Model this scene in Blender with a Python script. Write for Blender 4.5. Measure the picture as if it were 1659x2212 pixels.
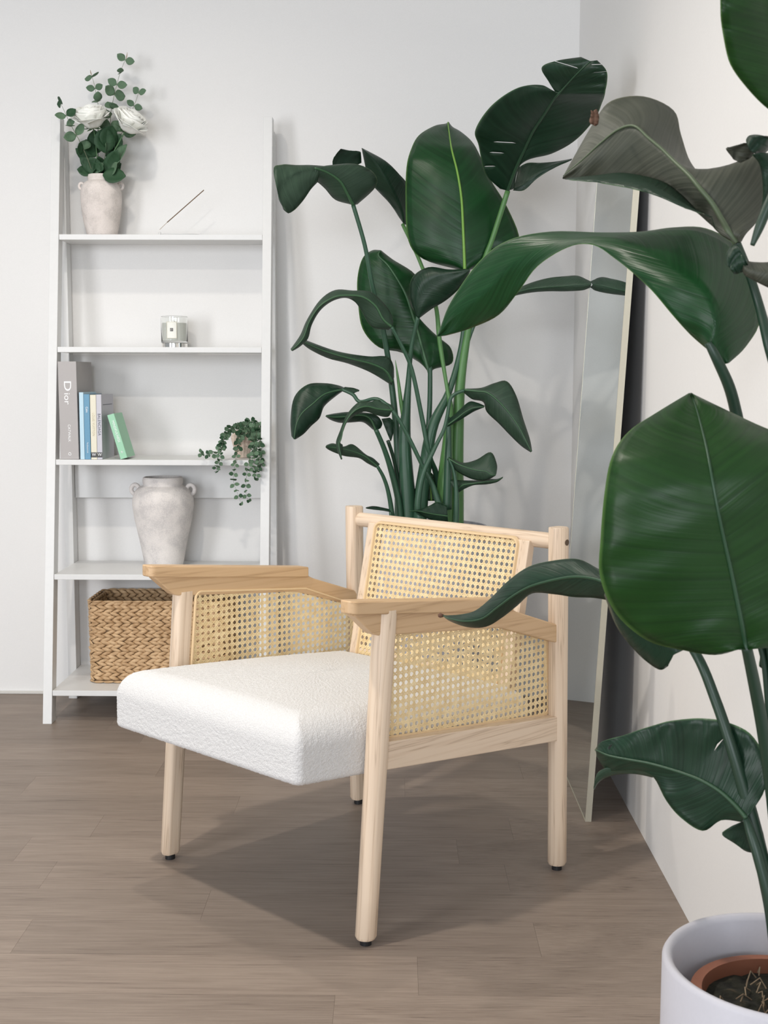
import bpy, bmesh, math, random
from math import sin, cos, pi, radians, sqrt, atan2
from mathutils import Vector, Matrix, noise
for o in list(bpy.data.objects): bpy.data.objects.remove(o)
S = bpy.context.scene
COL = S.collection
R = random.Random(7)

# ------------------------------------------------------------ camera
F_PX = 2710.914
CAM = Vector((0, 0, 1.1))
FWD = Vector((-0.00857435, 0.99425976, -0.10664899))
RGT = Vector((0.99995611, 0.00892821, 0.00284096))
UPV = Vector((-0.00377684, 0.10661995, 0.99429267))
cam_d = bpy.data.cameras.new('camera'); cam = bpy.data.objects.new('camera', cam_d); COL.objects.link(cam)
cam.matrix_world = Matrix(((RGT.x, UPV.x, -FWD.x, CAM.x), (RGT.y, UPV.y, -FWD.y, CAM.y), (RGT.z, UPV.z, -FWD.z, CAM.z), (0, 0, 0, 1)))
cam_d.sensor_fit = 'VERTICAL'; cam_d.sensor_height = 36.0; cam_d.sensor_width = 27.0
cam_d.lens = F_PX * 36 / 2212
cam_d.clip_start = .05
cam_d.dof.use_dof = True; cam_d.dof.focus_distance = 3.0; cam_d.dof.aperture_fstop = 20
S.camera = cam
S.view_settings.view_transform = 'Standard'; S.view_settings.look = 'None'
S.view_settings.exposure = -0.13; S.view_settings.gamma = 1.0; S.view_settings.use_curve_mapping = False

# ------------------------------------------------------------ light
w = bpy.data.worlds.new('world'); S.world = w; w.use_nodes = True
w.node_tree.nodes['Background'].inputs[0].default_value = (0.90, 0.95, 1.0, 1)
w.node_tree.nodes['Background'].inputs[1].default_value = 0.42
def area(name, loc, target, sx, sy, power, col, spread=180):
    d = bpy.data.lights.new(name, 'AREA'); d.shape = 'RECTANGLE'; d.size = sx; d.size_y = sy
    d.energy = power; d.color = col; d.spread = radians(spread)
    o = bpy.data.objects.new(name, d); COL.objects.link(o); o.location = loc
    o.rotation_euler = (Vector(target) - Vector(loc)).to_track_quat('-Z', 'Y').to_euler()
    return o
# tall window to the left of the camera, and two ceiling downlights
area('window_light', (-3.15, -.55, 1.35), (-0.5, 4.1, 1.1), .95, 2.1, 88, (0.95, 0.965, 1.0))
area('window_light', (-.9, -5.5, 1.9), (-.1, 4.0, 1.0), 3.0, 2.2, 250, (0.88, 0.93, 1.0))
def downlight(name, x, y, power, r):
    d = bpy.data.lights.new(name, 'AREA'); d.shape = 'DISK'; d.size = r; d.energy = power; d.color = (1.0, 0.93, 0.84); d.spread = radians(150)
    o = bpy.data.objects.new(name, d); COL.objects.link(o); o.location = (x, y, 2.66)
downlight('ceiling_light', -.9, 1.9, 25, .10)
downlight('ceiling_light', -.85, 3.0, 9, .10)

# ------------------------------------------------------------ pixel <-> place
def ray(px, py): return FWD + RGT * ((px - 829.5) / F_PX) - UPV * ((py - 1106) / F_PX)
def at(px, py, Y):
    d = ray(px, py); return CAM + d * (Y / d.y)

# ------------------------------------------------------------ materials
def mat(name):
    m = bpy.data.materials.new(name); m.use_nodes = True
    nt = m.node_tree; return m, nt, nt.nodes['Principled BSDF']
def N(nt, t, **kw):
    n = nt.nodes.new(t)
    for k, v in kw.items():
        if k.startswith('i_'):
            key = k[2:]; key = int(key) if key.isdigit() else key.replace('_', ' ')
            n.inputs[key].default_value = v
        else: setattr(n, k, v)
    return n
def L(nt, a, b): nt.links.new(a, b)
def ramp(nt, fac, stops):
    r = N(nt, 'ShaderNodeValToRGB'); e = r.color_ramp.elements
    while len(e) < len(stops): e.new(.5)
    for i, (p, c) in enumerate(stops): e[i].position = p; e[i].color = (*c, 1)
    L(nt, fac, r.inputs[0]); return r.outputs[0]
def plain(name, col, rough=.5, metal=0, bump=0, bscale=200, spec=.5):
    m, nt, b = mat(name)
    b.inputs['Base Color'].default_value = (*col, 1); b.inputs['Roughness'].default_value = rough
    b.inputs['Metallic'].default_value = metal; b.inputs['Specular IOR Level'].default_value = spec
    tc = N(nt, 'ShaderNodeTexCoord')
    n = N(nt, 'ShaderNodeTexNoise', i_Scale=bscale, i_Detail=3.0); L(nt, tc.outputs['Object'], n.inputs['Vector'])
    if bump:
        bp = N(nt, 'ShaderNodeBump', i_Strength=bump, i_Distance=.002); L(nt, n.outputs[0], bp.inputs['Height']); L(nt, bp.outputs[0], b.inputs['Normal'])
    # faint tone variation
    mx = ramp(nt, n.outputs[0], [(.3, tuple(c * .975 for c in col)), (.7, col)]); L(nt, mx, b.inputs['Base Color'])
    return m
M = {}
M['wall'] = plain('wall_paint', (.80, .79, .775), .85, bump=.05, bscale=260, spec=.2)
M['ceiling'] = plain('ceiling_paint', (.82, .82, .80), .9, spec=.1)
M['white'] = plain('white_lacquer', (.72, .72, .71), .38, bump=.02, bscale=60)
M['trim'] = plain('trim_paint', (.62, .60, .56), .6)
M['black'] = plain('black_plastic', (.012, .012, .013), .45)
M['mirror_back'] = plain('mirror_backing', (.02, .02, .022), .9, spec=.1)
M['champagne'] = plain('champagne_metal', (.56, .53, .43), .42, metal=.35)
M['chrome'] = plain('chrome', (.86, .84, .80), .08, metal=1)
M['terracotta'] = plain('terracotta_plastic', (.27, .10, .055), .6)
M['potwhite'] = plain('white_ceramic', (.52, .51, .55), .5, bump=.02)
M['rose'] = plain('rose_petal', (.93, .93, .88), .6, bump=.02)
M['paper'] = plain('book_pages', (.75, .73, .68), .8, bump=.1, bscale=900)
M['incense'] = plain('incense', (.17, .11, .07), .9)
M['stem_brown'] = plain('bamboo', (.35, .26, .17), .8)
M['screw'] = plain('dark_bronze_screw', (.09, .055, .03), .6)
M['foot'] = M['black']
def book_mat(n, c, r=.5): M[n] = plain(n, c, r)
book_mat('cover_grey', (.42, .395, .385)); book_mat('cover_pale_blue', (.50, .68, .78)); book_mat('cover_blue', (.13, .31, .46))
book_mat('cover_cream', (.76, .72, .58)); book_mat('cover_lavender', (.56, .55, .60)); book_mat('cover_green', (.33, .62, .42))
book_mat('print_white', (.92, .92, .92), .4); book_mat('print_dark', (.05, .06, .09)); book_mat('print_gold', (.55, .48, .30)); book_mat('label_dark', (.05, .05, .05))

def m_mirror():
    m, nt, b = mat('mirror_glass')
    b.inputs['Base Color'].default_value = (.80, .87, .87, 1); b.inputs['Metallic'].default_value = 1; b.inputs['Roughness'].default_value = .015
    return m
M['mirror'] = m_mirror()
def m_glass():
    m, nt, b = mat('clear_glass')
    b.inputs['Base Color'].default_value = (.97, .98, .97, 1); b.inputs['Roughness'].default_value = .02
    b.inputs['Transmission Weight'].default_value = 1; b.inputs['IOR'].default_value = 1.3
    return m
M['glass'] = m_glass()
M['wax'] = plain('candle_wax', (.80, .80, .74), .5)

def m_wood(name, c0, c1, c2, sc=1.0):
    m, nt, b = mat(name)
    a = N(nt, 'ShaderNodeAttribute', attribute_name='gc')
    mp = N(nt, 'ShaderNodeMapping'); mp.inputs['Scale'].default_value = (1.6 * sc, 52 * sc, 52 * sc); L(nt, a.outputs['Vector'], mp.inputs[0])
    oi = N(nt, 'ShaderNodeObjectInfo')
    L(nt, oi.outputs['Random'], mp.inputs['Location'])
    n1 = N(nt, 'ShaderNodeTexNoise', i_Scale=1.0, i_Detail=3.0, i_Distortion=.3); L(nt, mp.outputs[0], n1.inputs['Vector'])
    mul = N(nt, 'ShaderNodeMath', operation='MULTIPLY', i_1=9.0); L(nt, n1.outputs[0], mul.inputs[0])
    fr = N(nt, 'ShaderNodeMath', operation='PINGPONG', i_1=1.0); L(nt, mul.outputs[0], fr.inputs[0])
    mp2 = N(nt, 'ShaderNodeMapping'); mp2.inputs['Scale'].default_value = (14, 900, 900); L(nt, a.outputs['Vector'], mp2.inputs[0])
    n2 = N(nt, 'ShaderNodeTexNoise', i_Scale=1.0, i_Detail=2.0); L(nt, mp2.outputs[0], n2.inputs['Vector'])
    add = N(nt, 'ShaderNodeMath', operation='MULTIPLY_ADD', i_1=.35); L(nt, n2.outputs[0], add.inputs[0]); L(nt, fr.outputs[0], add.inputs[2])
    c = ramp(nt, add.outputs[0], [(.05, c2), (.32, c1), (.8, c0)]); L(nt, c, b.inputs['Base Color'])
    b.inputs['Roughness'].default_value = .42
    bp = N(nt, 'ShaderNodeBump', i_Strength=.12, i_Distance=.001); L(nt, add.outputs[0], bp.inputs['Height']); L(nt, bp.outputs[0], b.inputs['Normal'])
    return m
M['ash'] = m_wood('pale_ash_wood', (.71, .565, .425), (.655, .505, .37), (.40, .295, .205))
M['ash_arm'] = m_wood('golden_ash_wood', (.585, .395, .225), (.54, .355, .195), (.39, .245, .13), .8)

def m_floor():
    m, nt, b = mat('taupe_oak_plank')
    tc = N(nt, 'ShaderNodeTexCoord'); oi = N(nt, 'ShaderNodeObjectInfo')
    addv = N(nt, 'ShaderNodeVectorMath', operation='MULTIPLY_ADD'); L(nt, oi.outputs['Random'], addv.inputs[0]); addv.inputs[1].default_value = (31, 17, 5); L(nt, tc.outputs['Object'], addv.inputs[2])
    mp = N(nt, 'ShaderNodeMapping'); mp.inputs['Scale'].default_value = (8, 240, 1); L(nt, addv.outputs[0], mp.inputs[0])
    n1 = N(nt, 'ShaderNodeTexNoise', i_Scale=1.0, i_Detail=5.0, i_Roughness=.65); L(nt, mp.outputs[0], n1.inputs['Vector'])
    mp2 = N(nt, 'ShaderNodeMapping'); mp2.inputs['Scale'].default_value = (2, 14, 1); L(nt, addv.outputs[0], mp2.inputs[0])
    n2 = N(nt, 'ShaderNodeTexNoise', i_Scale=1.0, i_Detail=3.0, i_Distortion=1.0); L(nt, mp2.outputs[0], n2.inputs['Vector'])
    md = N(nt, 'ShaderNodeMath', operation='MULTIPLY_ADD', i_1=.45); L(nt, n2.outputs[0], md.inputs[0]); L(nt, n1.outputs[0], md.inputs[2])
    c = ramp(nt, md.outputs[0], [(.44, (.115, .088, .070)), (.60, (.225, .176, .142)), (.88, (.295, .236, .192))])
    hs = N(nt, 'ShaderNodeHueSaturation'); L(nt, c, hs.inputs['Color'])
    mr = N(nt, 'ShaderNodeMapRange'); mr.inputs['To Min'].default_value = .90; mr.inputs['To Max'].default_value = 1.08; L(nt, oi.outputs['Random'], mr.inputs[0]); L(nt, mr.outputs[0], hs.inputs['Value'])
    L(nt, hs.outputs[0], b.inputs['Base Color'])
    b.inputs['Roughness'].default_value = .46; b.inputs['Specular IOR Level'].default_value = .35
    bp = N(nt, 'ShaderNodeBump', i_Strength=.25, i_Distance=.0015); L(nt, n1.outputs[0], bp.inputs['Height']); L(nt, bp.outputs[0], b.inputs['Normal'])
    return m
M['plank'] = m_floor()
M['subfloor'] = plain('floor_underlay', (.20, .155, .122), .9)

def m_leaf(name, top, top2, vein, trans, rough=.40, vscale=60, tmix=.13):
    m, nt, b = mat(name)
    a = N(nt, 'ShaderNodeAttribute', attribute_name='lf')
    sp = N(nt, 'ShaderNodeSeparateXYZ'); L(nt, a.outputs['Vector'], sp.inputs[0])
    ab = N(nt, 'ShaderNodeMath', operation='ABSOLUTE'); L(nt, sp.outputs['Y'], ab.inputs[0])
    k = N(nt, 'ShaderNodeMath', operation='MULTIPLY_ADD', i_1=-.14); L(nt, ab.outputs[0], k.inputs[0]); L(nt, sp.outputs['X'], k.inputs[2])
    cx = N(nt, 'ShaderNodeCombineXYZ'); L(nt, k.outputs[0], cx.inputs[0]); 
    side = N(nt, 'ShaderNodeMath', operation='SIGN'); L(nt, sp.outputs['Y'], side.inputs[0]); L(nt, side.outputs[0], cx.inputs[1])
    oi = N(nt, 'ShaderNodeObjectInfo'); L(nt, oi.outputs['Random'], cx.inputs[2])
    vn = N(nt, 'ShaderNodeTexNoise', i_Scale=vscale, i_Detail=2.0); L(nt, cx.outputs[0], vn.inputs['Vector'])
    tc = N(nt, 'ShaderNodeTexCoord'); n2 = N(nt, 'ShaderNodeTexNoise', i_Scale=14.0, i_Detail=3.0); L(nt, tc.outputs['Object'], n2.inputs['Vector'])
    c = ramp(nt, vn.outputs[0], [(.35, top2), (.6, top)])
    mx = N(nt, 'ShaderNodeMixRGB', blend_type='MULTIPLY', i_Fac=.5); L(nt, c, mx.inputs[1])
    L(nt, ramp(nt, n2.outputs[0], [(.3, (.65, .7, .6)), (.7, (1.15, 1.1, 1.0))]), mx.inputs[2])
    # pale margin
    eg = N(nt, 'ShaderNodeMapRange'); eg.inputs['From Min'].default_value = .965; eg.inputs['From Max'].default_value = 1.0; L(nt, ab.outputs[0], eg.inputs[0])
    m2 = N(nt, 'ShaderNodeMixRGB', blend_type='MIX'); L(nt, eg.outputs[0], m2.inputs[0]); L(nt, mx.outputs[0], m2.inputs[1]); m2.inputs[2].default_value = (*vein, 1)
    L(nt, m2.outputs[0], b.inputs['Base Color'])
    b.inputs['Roughness'].default_value = rough; b.inputs['Specular IOR Level'].default_value = .36
    bp = N(nt, 'ShaderNodeBump', i_Strength=.30, i_Distance=.0025); L(nt, vn.outputs[0], bp.inputs['Height']); L(nt, bp.outputs[0], b.inputs['Normal'])
    if tmix:
        tr = N(nt, 'ShaderNodeBsdfTranslucent'); tr.inputs[0].default_value = (*trans, 1)
        ms = N(nt, 'ShaderNodeMixShader', i_0=tmix); L(nt, b.outputs[0], ms.inputs[1]); L(nt, tr.outputs[0], ms.inputs[2])
        L(nt, ms.outputs[0], nt.nodes['Material Output'].inputs[0])
    return m
M['leaf'] = m_leaf('leaf_upper', (.012, .040, .022), (.007, .026, .014), (.08, .16, .07), (.04, .22, .03))
M['leaf_bright'] = m_leaf('leaf_fresh', (.010, .064, .018), (.006, .044, .012), (.12, .26, .07), (.05, .32, .03), rough=.36, tmix=.24)
M['leaf_fore'] = m_leaf('leaf_near', (.013, .058, .010), (.009, .042, .008), (.10, .20, .05), (.10, .40, .03), rough=.42, tmix=.22)
M['leaf_under'] = m_leaf('leaf_underside', (.038, .074, .048), (.026, .054, .035), (.11, .17, .09), (.04, .16, .03), rough=.5)
M['leaf_grey'] = m_leaf('leaf_grey_underside', (.080, .085, .066), (.048, .054, .041), (.14, .15, .10), (.06, .12, .03), rough=.55)
M['midrib'] = plain('leaf_midrib', (.034, .098, .040), .45)
M['midrib_dark'] = plain('leaf_midrib_dark', (.020, .062, .028), .45)
M['midrib_grey'] = plain('leaf_midrib_grey_green', (.075, .105, .055), .5)
M['midrib_bright'] = plain('leaf_midrib_pale', (.16, .33, .05), .45)
M['stalk'] = plain('leaf_stalk', (.027, .080, .044), .42, bump=.1, bscale=40)
M['stalk_bright'] = plain('leaf_stalk_fresh', (.075, .19, .055), .42)
M['stalk_dark'] = plain('leaf_stalk_dark', (.013, .038, .021), .42)
M['brown_tip'] = plain('dry_brown_tip', (.12, .06, .035), .8)
M['euca'] = m_leaf('eucalyptus_leaf', (.150, .245, .155), (.105, .190, .120), (.20, .30, .20), (.1, .3, .1), rough=.6, tmix=.15)
M['euca_dark'] = m_leaf('eucalyptus_dark_leaf', (.038, .100, .048), (.024, .070, .032), (.06, .13, .06), (.05, .2, .05), rough=.55, tmix=.12)
M['euca_stem'] = plain('eucalyptus_stem', (.16, .19, .12), .6)
M['rose_stem'] = plain('rose_stem', (.08, .17, .07), .6)

def m_vase(name, base, dark, sc):
    m, nt, b = mat(name)
    tc = N(nt, 'ShaderNodeTexCoord')
    n1 = N(nt, 'ShaderNodeTexNoise', i_Scale=9.0 * sc, i_Detail=3.0, i_Distortion=.3); L(nt, tc.outputs['Object'], n1.inputs['Vector'])
    n2 = N(nt, 'ShaderNodeTexNoise', i_Scale=260.0, i_Detail=4.0); L(nt, tc.outputs['Object'], n2.inputs['Vector'])
    md = N(nt, 'ShaderNodeMath', operation='MULTIPLY_ADD', i_1=.55); L(nt, n2.outputs[0], md.inputs[0]); L(nt, n1.outputs[0], md.inputs[2])
    c = ramp(nt, md.outputs[0], [(.60, dark), (.80, base), (.98, tuple(min(1, x * 1.08) for x in base))]); L(nt, c, b.inputs['Base Color'])
    b.inputs['Roughness'].default_value = .9; b.inputs['Specular IOR Level'].default_value = .15
    bp = N(nt, 'ShaderNodeBump', i_Strength=.6, i_Distance=.0015); L(nt, n2.outputs[0], bp.inputs['Height']); L(nt, bp.outputs[0], b.inputs['Normal'])
    return m
M['vase'] = m_vase('chalky_plaster', (.70, .64, .60), (.585, .535, .50), 2.6)
M['vase2'] = m_vase('chalky_grey_plaster', (.72, .68, .65), (.585, .555, .54), 2.0)
M['fluted'] = m_vase('pinkish_fluted_clay', (.72, .60, .50), (.45, .33, .26), 3)

def m_cane():
    m, nt, b = mat('rattan_cane')
    tc = N(nt, 'ShaderNodeTexCoord'); n = N(nt, 'ShaderNodeTexNoise', i_Scale=70.0, i_Detail=2.0); L(nt, tc.outputs['Object'], n.inputs['Vector'])
    L(nt, ramp(nt, n.outputs[0], [(.3, (.70, .52, .27)), (.7, (.85, .69, .41))]), b.inputs['Base Color'])
    b.inputs['Roughness'].default_value = .4
    return m
M['cane'] = m_cane()
M['bead'] = plain('rattan_edging', (.72, .53, .31), .45)
def m_boucle():
    m, nt, b = mat('white_boucle')
    tc = N(nt, 'ShaderNodeTexCoord')
    v = N(nt, 'ShaderNodeTexVoronoi', i_Scale=330.0); L(nt, tc.outputs['Object'], v.inputs['Vector'])
    L(nt, ramp(nt, v.outputs[0], [(.0, (.72, .71, .70)), (.6, (.63, .62, .61))]), b.inputs['Base Color'])
    b.inputs['Roughness'].default_value = .95; b.inputs['Specular IOR Level'].default_value = .1
    b.inputs['Sheen Weight'].default_value = .3
    bp = N(nt, 'ShaderNodeBump', i_Strength=.4, i_Distance=.002, invert=True); L(nt, v.outputs[0], bp.inputs['Height']); L(nt, bp.outputs[0], b.inputs['Normal'])
    return m
M['boucle'] = m_boucle()
def m_basket(name, c0, c1):
    m, nt, b = mat(name)
    tc = N(nt, 'ShaderNodeTexCoord'); n = N(nt, 'ShaderNodeTexNoise', i_Scale=55.0, i_Detail=4.0); L(nt, tc.outputs['Object'], n.inputs['Vector'])
    mp = N(nt, 'ShaderNodeMapping'); mp.inputs['Scale'].default_value = (150, 150, 700); L(nt, tc.outputs['Object'], mp.inputs[0])
    n2 = N(nt, 'ShaderNodeTexNoise', i_Scale=1.0, i_Detail=2.0); L(nt, mp.outputs[0], n2.inputs['Vector'])
    L(nt, ramp(nt, n.outputs[0], [(.3, c0), (.65, c1)]), b.inputs['Base Color'])
    b.inputs['Roughness'].default_value = .6
    bp = N(nt, 'ShaderNodeBump', i_Strength=.5, i_Distance=.002); L(nt, n2.outputs[0], bp.inputs['Height']); L(nt, bp.outputs[0], b.inputs['Normal'])
    return m
M['hyacinth'] = m_basket('water_hyacinth', (.40, .24, .115), (.62, .42, .235))
M['basket_core'] = plain('basket_core', (.24, .15, .08), .8)
def m_soil():
    m, nt, b = mat('potting_soil')
    tc = N(nt, 'ShaderNodeTexCoord'); n = N(nt, 'ShaderNodeTexNoise', i_Scale=60.0, i_Detail=6.0); L(nt, tc.outputs['Object'], n.inputs['Vector'])
    L(nt, ramp(nt, n.outputs[0], [(.35, (.006, .006, .004)), (.6, (.022, .022, .013)), (.75, (.10, .07, .04))]), b.inputs['Base Color'])
    b.inputs['Roughness'].default_value = .95
    bp = N(nt, 'ShaderNodeBump', i_Strength=1.0, i_Distance=.01); L(nt, n.outputs[0], bp.inputs['Height']); L(nt, bp.outputs[0], b.inputs['Normal'])
    return m
M['soil'] = m_soil()

# ------------------------------------------------------------ builders
def tag(o, label=None, cat=None, group=None, kind=None):
    if label: o['label'] = label
    if cat: o['category'] = cat
    if group: o['group'] = group
    if kind: o['kind'] = kind
    return o
def empty(name, loc, label, cat, group=None):
    o = bpy.data.objects.new(name, None); COL.objects.link(o); o.location = loc; o.empty_display_size = .05
    return tag(o, label, cat, group)
def origin_of(o):
    v = Vector((0, 0, 0))
    while o is not None: v = v + o.location; o = o.parent
    return v
class MB:
    def __init__(s): s.v = []; s.f = []; s.a = []; s.uvf = None
    def add(s, vs, fs, at_=None):
        b = len(s.v); s.v += [Vector(p) for p in vs]; s.f += [tuple(i + b for i in f) for f in fs]
        s.a += list(at_) if at_ else [(0, 0, 0)] * len(vs); return s
    def box(s, x0, y0, z0, x1, y1, z1, T=None, g='x'):
        vs = [Vector((x, y, z)) for x in (x0, x1) for y in (y0, y1) for z in (z0, z1)]
        at_ = [grain(p, g) for p in vs]
        if T: vs = [T(p) for p in vs]
        s.add(vs, [(0, 1, 3, 2), (4, 6, 7, 5), (0, 4, 5, 1), (2, 3, 7, 6), (0, 2, 6, 4), (1, 5, 7, 3)], at_); return s
    def prism(s, poly, lo, hi, axis, T=None, g='y'):
        # poly = (a, b) points; axis = which coordinate is extruded
        n = len(poly); vs = []
        for h in (lo, hi):
            for a, b in poly: vs.append(Vector((h, a, b)) if axis == 0 else Vector((a, h, b)) if axis == 1 else Vector((a, b, h)))
        at_ = [grain(p, g) for p in vs]
        if T: vs = [T(p) for p in vs]
        s.add(vs, [tuple(range(n))[::-1], tuple(range(n, 2 * n))] + [(i, (i + 1) % n, n + (i + 1) % n, n + i) for i in range(n)], at_); return s
    def ring_tube(s, rings, cap=True, closed=False, attrs=None):
        n = len(rings[0]); b = len(s.v)
        for i, rg in enumerate(rings):
            s.v += [Vector(p) for p in rg]; s.a += (attrs[i] if attrs else [(0, 0, 0)] * n)
        m = len(rings)
        for i in range(m if closed else m - 1):
            j = (i + 1) % m
            for k in range(n): s.f.append((b + i * n + k, b + i * n + (k + 1) % n, b + j * n + (k + 1) % n, b + j * n + k))
        if cap and not closed:
            s.f.append(tuple(b + k for k in range(n))[::-1]); s.f.append(tuple(b + (m - 1) * n + k for k in range(n)))
        return s
    def tube(s, pts, rad, n=8, closed=False, flat=None):
        pts = [Vector(p) for p in pts]; m = len(pts)
        if not hasattr(rad, '__len__'): rad = [rad] * m
        rings = []; attrs = []; prev = None; dist = 0
        for i in range(m):
            if closed: t = pts[(i + 1) % m] - pts[i - 1]
            else: t = pts[min(i + 1, m - 1)] - pts[max(i - 1, 0)]
            t = t.normalized() if t.length > 1e-9 else Vector((0, 0, 1))
            if prev is None:
                ref = Vector((0, 1, 0)) if abs(t.y) < .9 else Vector((1, 0, 0)); nx = t.cross(ref).normalized()
            else:
                nx = (prev - t * prev.dot(t)); nx = nx.normalized() if nx.length > 1e-6 else prev
            prev = nx; ny = t.cross(nx)
            if i: dist += (pts[i] - pts[i - 1]).length
            fl = flat if flat else 1
            rings.append([pts[i] + nx * (rad[i] * cos(2 * pi * k / n)) + ny * (rad[i] * fl * sin(2 * pi * k / n)) for k in range(n)])
            attrs.append([(dist, rad[i] * cos(2 * pi * k / n), rad[i] * sin(2 * pi * k / n)) for k in range(n)])
        return s.ring_tube(rings, True, closed, attrs)
    def lathe(s, prof, c, n=40, T=None, cap=False):
        rings = [[Vector((c[0] + r * cos(2 * pi * k / n), c[1] + r * sin(2 * pi * k / n), c[2] + z)) for k in range(n)] for r, z in prof]
        if T: rings = [[T(p) for p in rg] for rg in rings]
        return s.ring_tube(rings, cap)
    def build(s, name, m, parent=None, smooth=False, bevel=0, solid=0, kind=None, attr=None, angle=None, seg=2):
        me = bpy.data.meshes.new(name)
        org = origin_of(parent)
        me.from_pydata([tuple(p - org) for p in s.v], [], s.f)
        if attr:
            at_ = me.attributes.new(attr, 'FLOAT_VECTOR', 'POINT')
            at_.data.foreach_set('vector', [c for p in s.a for c in p])
        me.update()
        bm = bmesh.new(); bm.from_mesh(me)
        if not solid: bmesh.ops.recalc_face_normals(bm, faces=bm.faces)
        bm.to_mesh(me); bm.free()
        if smooth:
            me.polygons.foreach_set('use_smooth', [True] * len(me.polygons))
            if angle:
                me.set_sharp_from_angle(angle=radians(angle))
        ms = m if isinstance(m, (list, tuple)) else [m]
        for x in ms: me.materials.append(M[x] if isinstance(x, str) else x)
        o = bpy.data.objects.new(name, me); COL.objects.link(o)
        if parent: o.parent = parent
        if bevel:
            b = o.modifiers.new('bevel', 'BEVEL'); b.width = bevel; b.segments = seg; b.limit_method = 'ANGLE'; b.angle_limit = radians(40)
        if solid:
            d = o.modifiers.new('thickness', 'SOLIDIFY'); d.thickness = solid; d.offset = -1; d.material_offset = len(ms) - 1
        if kind: o['kind'] = kind
        return o
def grain(p, g):
    if g == 'x': return (p.x, p.y, p.z)
    if g == 'y': return (p.y, p.x, p.z)
    return (p.z, p.x, p.y)
def cr(pts, sub):
    # Catmull-Rom through tuples
    out = []; n = len(pts)
    for i in range(n - 1):
        p0 = pts[max(i - 1, 0)]; p1 = pts[i]; p2 = pts[i + 1]; p3 = pts[min(i + 2, n - 1)]
        for k in range(sub):
            t = k / sub
            out.append(tuple(.5 * (2 * b + (c - a) * t + (2 * a - 5 * b + 4 * c - d) * t * t + (3 * b - a - 3 * c + d) * t ** 3) for a, b, c, d in zip(p0, p1, p2, p3)))
    out.append(tuple(pts[-1])); return out

# ------------------------------------------------------------ room
YB = 4.278; XR = .602; XL = -3.3; YF = -.9; ZC = 2.7
tag(MB().box(XL, YB, -.1, XR + .12, YB + .12, ZC).build('wall_back', 'wall'), kind='structure')
tag(MB().box(XR, YF, -.1, XR + .12, YB, ZC).build('wall_right', 'wall'), kind='structure')
tag(MB().box(XL, YF, ZC, XR + .12, YB + .12, ZC + .1).build('ceiling', 'ceiling'), kind='structure')
fl = MB().box(XL, YF, -.1, XR, YB, -.006).build('floor', 'subfloor'); tag(fl, kind='structure')
tag(MB().box(XL, YB - .012, 0, -.0, YB - .0005, .009).build('trim_1', 'trim', bevel=.002), kind='structure')
PW = .153; PL = 1.018
butts = {0: -.405, -1: -.73, -2: .15, -3: -.766, -4: -.393, -5: .284, -6: .046, 1: .03, 2: -.66, 3: -.2, 4: .25, 5: -.9, 6: -.35, 7: .12}
pm = MB().box(0, 0, -.006, PL - .0003, PW - .0003, 0)
pmesh = None; k = 0
for row in range(-26, 9):
    y0 = 3.06 + row * PW
    if y0 >= YB: continue
    y1 = min(y0 + PW, YB)
    b = butts.get(row, R.uniform(-.5, .5)); x = b - 5 * PL
    while x < XR:
        xa = max(x, XL); xb = min(x + PL, XR)
        if xb - xa > .02:
            if pmesh is None:
                o = pm.build('plank', 'plank', fl, bevel=0); pmesh = o.data
            else:
                o = bpy.data.objects.new('plank', pmesh); COL.objects.link(o); o.parent = fl
            o.location = (xa, y0, 0); o.scale = ((xb - xa) / PL, (y1 - y0) / PW, 1)
        x += PL

# ------------------------------------------------------------ armchair (u across, v front to back, z up)
O2 = Vector((-.51225, 2.77875, 0)); A2 = Vector((.72817673, -.68538941, 0)); S2 = Vector((.7396621, .67297844, 0))
W = .631
def C(p): return O2 + A2 * p[0] + S2 * p[1] + Vector((0, 0, p[2]))
chair = empty('armchair', C((W / 2, .27, 0)), 'pale ash armchair with woven cane sides and back and a white boucle seat', 'armchair')
def dsec(r, n=20, flat=.70):
    # round section with a flat on the inner side (towards -c)
    pts = []
    for k in range(n):
        a = 2 * pi * k / n; c_ = r * cos(a); s_ = r * sin(a)
        pts.append((max(c_, -flat * r), s_))
    return pts
def dleg(v0, z0, v1, z1, r0, r1, u, sgn, top=True):
    mb = MB(); rings = []; at_ = []
    nz = 14
    for i in range(nz + 1):
        t = i / nz; z = z0 + (z1 - z0) * t; v = v0 + (v1 - v0) * t; r = r0 + (r1 - r0) * t
        if i == 0: r *= .86
        if i == 1: z = z0 + .006; v = v0 + (v1 - v0) * (.006 / (z1 - z0))
        if i == nz and top: r *= .93
        if i == nz - 1 and top: z = z1 - .003
        rings.append([C((u + sgn * c_, v + s_, z)) for c_, s_ in dsec(r)])
        at_.append([(z, sgn * c_ + u, s_) for c_, s_ in dsec(r)])
    mb.ring_tube(rings, True, False, at_)
    return mb
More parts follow.
